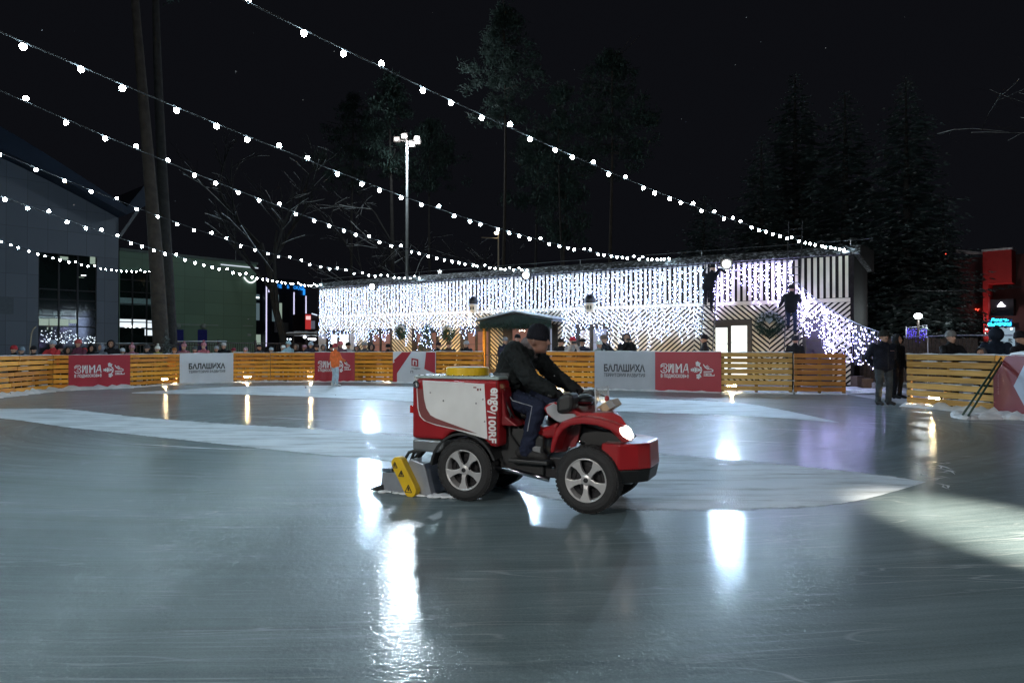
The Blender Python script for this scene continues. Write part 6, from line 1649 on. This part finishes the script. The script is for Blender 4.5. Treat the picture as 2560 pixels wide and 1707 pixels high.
def tree_copy(kind, px, d, py_top, lab, rot, wide=1.0):
    gme, sme, hh = SPR[kind]; q = P(px, py_top, d); sc = q.z/hh
    t = thing('spruce_tree', lab, 'tree', (q.x, d, 0), rot, 'snow dusted spruces behind the right end of the building'); t.scale = (sc*wide, sc*wide, sc)
    for nm, me in (('foliage', gme), ('snow', sme)):
        o = bpy.data.objects.new(nm, me); C.objects.link(o); o.parent = t
    mb = MB(); mb.tube([(0,0,0), (0,0,hh*.97)], [.24,.02], 7); mb.build('trunk', M_BARKD, t)
tree_copy(0,1760,37,480,'low snow dusted spruce showing just above the roof between the ladders',.3,1.9)
tree_copy(1,1905,40,330,'mid height spruce above the left ladder',1.2,1.45)
tree_copy(1,1990,43,170,'tall dark spruce rising behind the tall ladder',2.2,1.5)
tree_copy(0,2115,38,215,'tall spruce behind the right corner of the striped building',3.1,1.55)
tree_copy(1,2268,34,176,'tall spruce with snowy branch tips nearest the red shopping centre',.9,1.45)
tree_copy(0,2360,33,470,'shorter spruce with its branches reaching towards the red portal',4.4,1.25)
def pine(px, d, py_top, py_crown, lean, r0, lab, bark, seed, crown_r=2.4, ncl=60, px_base=None, crown=True):
    rnd = random.Random(seed); b_ = P(px_base or px, 868, d); top = P(px, py_top, d); zc = H+(868-py_crown)/F*d
    t = thing('pine_tree', lab, 'tree', (b_.x, d, 0), 0, 'tall pines around the rink')
    dx = top.x-b_.x; pts = []; rs = []
    for i in range(13): f = i/12; pts.append((dx*f+.10*math.sin(f*5+seed), .1*math.sin(f*4), top.z*f)); rs.append(r0*(1-.78*f))
    mb = MB(); mb.tube(pts, rs, 10)
    for i in range(10 if crown else 5):
        z_ = zc+(top.z-zc)*rnd.random()-(.6 if not crown else 0); f = z_/top.z; a = rnd.uniform(0,6.3); l = crown_r*rnd.uniform(.4,.9)
        mb.tube([(dx*f,0,z_), (dx*f+l*.5*math.cos(a), l*.5*math.sin(a), z_+.1), (dx*f+l*math.cos(a), l*math.sin(a), z_+.5)], [r0*.22, r0*.12, .015], 5)
    mb.build('trunk', bark, t, smooth=True)
    if not crown: return
    mb = MB()
    for i in range(ncl):
        f = rnd.random(); z_ = zc+(top.z-zc)*f; R_ = crown_r*(1-f**2.2)*(.55+.45*min(1, f*4))+.3; a = rnd.uniform(0,6.3); rr = R_*math.sqrt(rnd.random())*rnd.uniform(.6,1.1)
        c_ = Vector((dx*z_/top.z+rr*math.cos(a), rr*math.sin(a), z_)); cr_ = rnd.uniform(.35,.8)
        for k in range(70):
            e = Vector((rnd.gauss(0,1), rnd.gauss(0,1), rnd.gauss(0,.5))).normalized()*cr_*rnd.random()**.5; q = c_+e
            dd = Vector((rnd.gauss(0,1), rnd.gauss(0,1), rnd.gauss(0,.6))).normalized(); sd = dd.cross(Vector((0,0,1))).normalized()*.05
            mb.add([q-sd, q+sd, q+dd*rnd.uniform(.2,.4)], [(0,1,2)])
    mb.build('crown', M_PINEG, t)
pine(310,29,-420,-60,0,.34,'leaning pine trunk left of the pair behind the crowd',M_BARKR,1,2.6,90,px_base=402)
pine(372,30.5,-420,-60,0,.31,'leaning pine trunk right of the pair behind the crowd',M_BARK,2,2.4,80,px_base=424)
pine(1411,42,440,600,0,.13,'slender pine with a small crown above the roof, left of two',M_BARKR,3,2.0,60)
pine(1528,44,128,430,0,.15,'slender tall pine with a broad crown above the roof, right of two',M_BARKR,4,3.6,120)
pine(1262,48,20,300,0,.16,'tall dark pine behind the street lamp',M_BARKR,5,3.2,110,px_base=1257)
pine(975,55,190,430,0,.24,'thick dark pine lit by the floodlight mast',M_BARK,6,3.0,110,px_base=978)
pine(1400,40,215,470,0,.10,'short bushy pine left of the slender pair',M_BARK,7,2.0,60,px_base=1404)
pine(1075,58,300,480,0,.16,'pine behind the floodlight mast on its right',M_BARK,8,3.4,110)
pine(880,60,240,470,0,.16,'pine behind the festoon strings left of the floodlight mast',M_BARK,9,3.6,110)
pine(1340,52,330,520,0,.14,'low pine with dense crown between the street lamp and the slender pair',M_BARK,10,2.8,100)
def bare_tree(px, d, py_top, lab, seed, r0=.14, spread=.55, px_base=None, snow=True, droop=0.0):
    rnd = random.Random(seed); b_ = P(px_base or px, 868, d); hh = H+(868-py_top)/F*d; mb = MB(); sb = MB()
    t = thing('bare_tree', lab, 'tree', (b_.x, d, 0), 0, 'leafless trees')
    def br(p, dr, ln, r_, lev):
        pts = [p]; q = p.copy(); dd = dr.copy(); n = 4
        for i in range(n):
            dd = (dd+Vector((rnd.gauss(0,.13), rnd.gauss(0,.13), rnd.gauss(0,.08)-droop*lev*.08))).normalized(); q = q+dd*ln/n; pts.append(q.copy())
        mb.tube(pts, [r_*(1-.5*i/n) for i in range(n+1)], 6 if lev < 2 else 3, cap=False)
        if snow and lev >= 2 and abs(dd.z) < .75 and rnd.random() < .35: sb.tube([x+Vector((0,0,r_*.8)) for x in pts], [r_*.6]*(n+1), 3, cap=False)
        if lev < 4:
            for i in range(4 if lev < 3 else 3):
                f = rnd.uniform(.35,1); k = min(n-1, int(f*n)); s_ = pts[k].lerp(pts[k+1], f*n-k if f < 1 else 1)
                nd = (dd+Vector((rnd.gauss(0,spread), rnd.gauss(0,spread), rnd.gauss(0,spread*.6)))).normalized(); br(s_, nd, ln*rnd.uniform(.45,.7), r_*.5, lev+1)
    br(Vector((0,0,0)), Vector((0,0,1)), hh*.62, r0, 0)
    mb.build('trunk', M_BARKD, t)
    if sb.v: sb.build('snow', M_SNOWT, t)
bare_tree(718,42,400,'bare tree with a thick trunk before the glazed arena',11,.26,.5)
bare_tree(1085,52,420,'bare snowy birch right of the floodlight mast',12,.16,.5)
bare_tree(930,52,480,'thin bare tree left of the floodlight mast',13,.10,.5)
bare_tree(1210,46,520,'small bare tree left of the street lamp',14,.10,.5)
t_ = bare_tree(3330,26,-200,'bare tree beyond the right edge whose snowy twigs hang into the picture',15,.12,.62,droop=.12)
# little snowy bush at the pine feet
q = P(416,868,27.5); t = thing('small_spruce', 'little snow covered spruce at the foot of the pine pair', 'tree', (q.x, 27.5, 0))
t.scale = (.16,.16,.16)
for nm, me in (('foliage', SPR[0][0]), ('snow', SPR[0][1])): o = bpy.data.objects.new(nm, me); C.objects.link(o); o.parent = t
# snowflakes in the air
rnd = random.Random(1); mb = MB()
for i in range(150):
    d = rnd.uniform(3,26); q = P(rnd.uniform(0,2560), rnd.uniform(0,1000), d); mb.octa(q, rnd.uniform(.0025,.007))
tag(mb.build('snow', pm('falling_snow', (.22,.23,.25), .9, var=0)), kind='stuff')
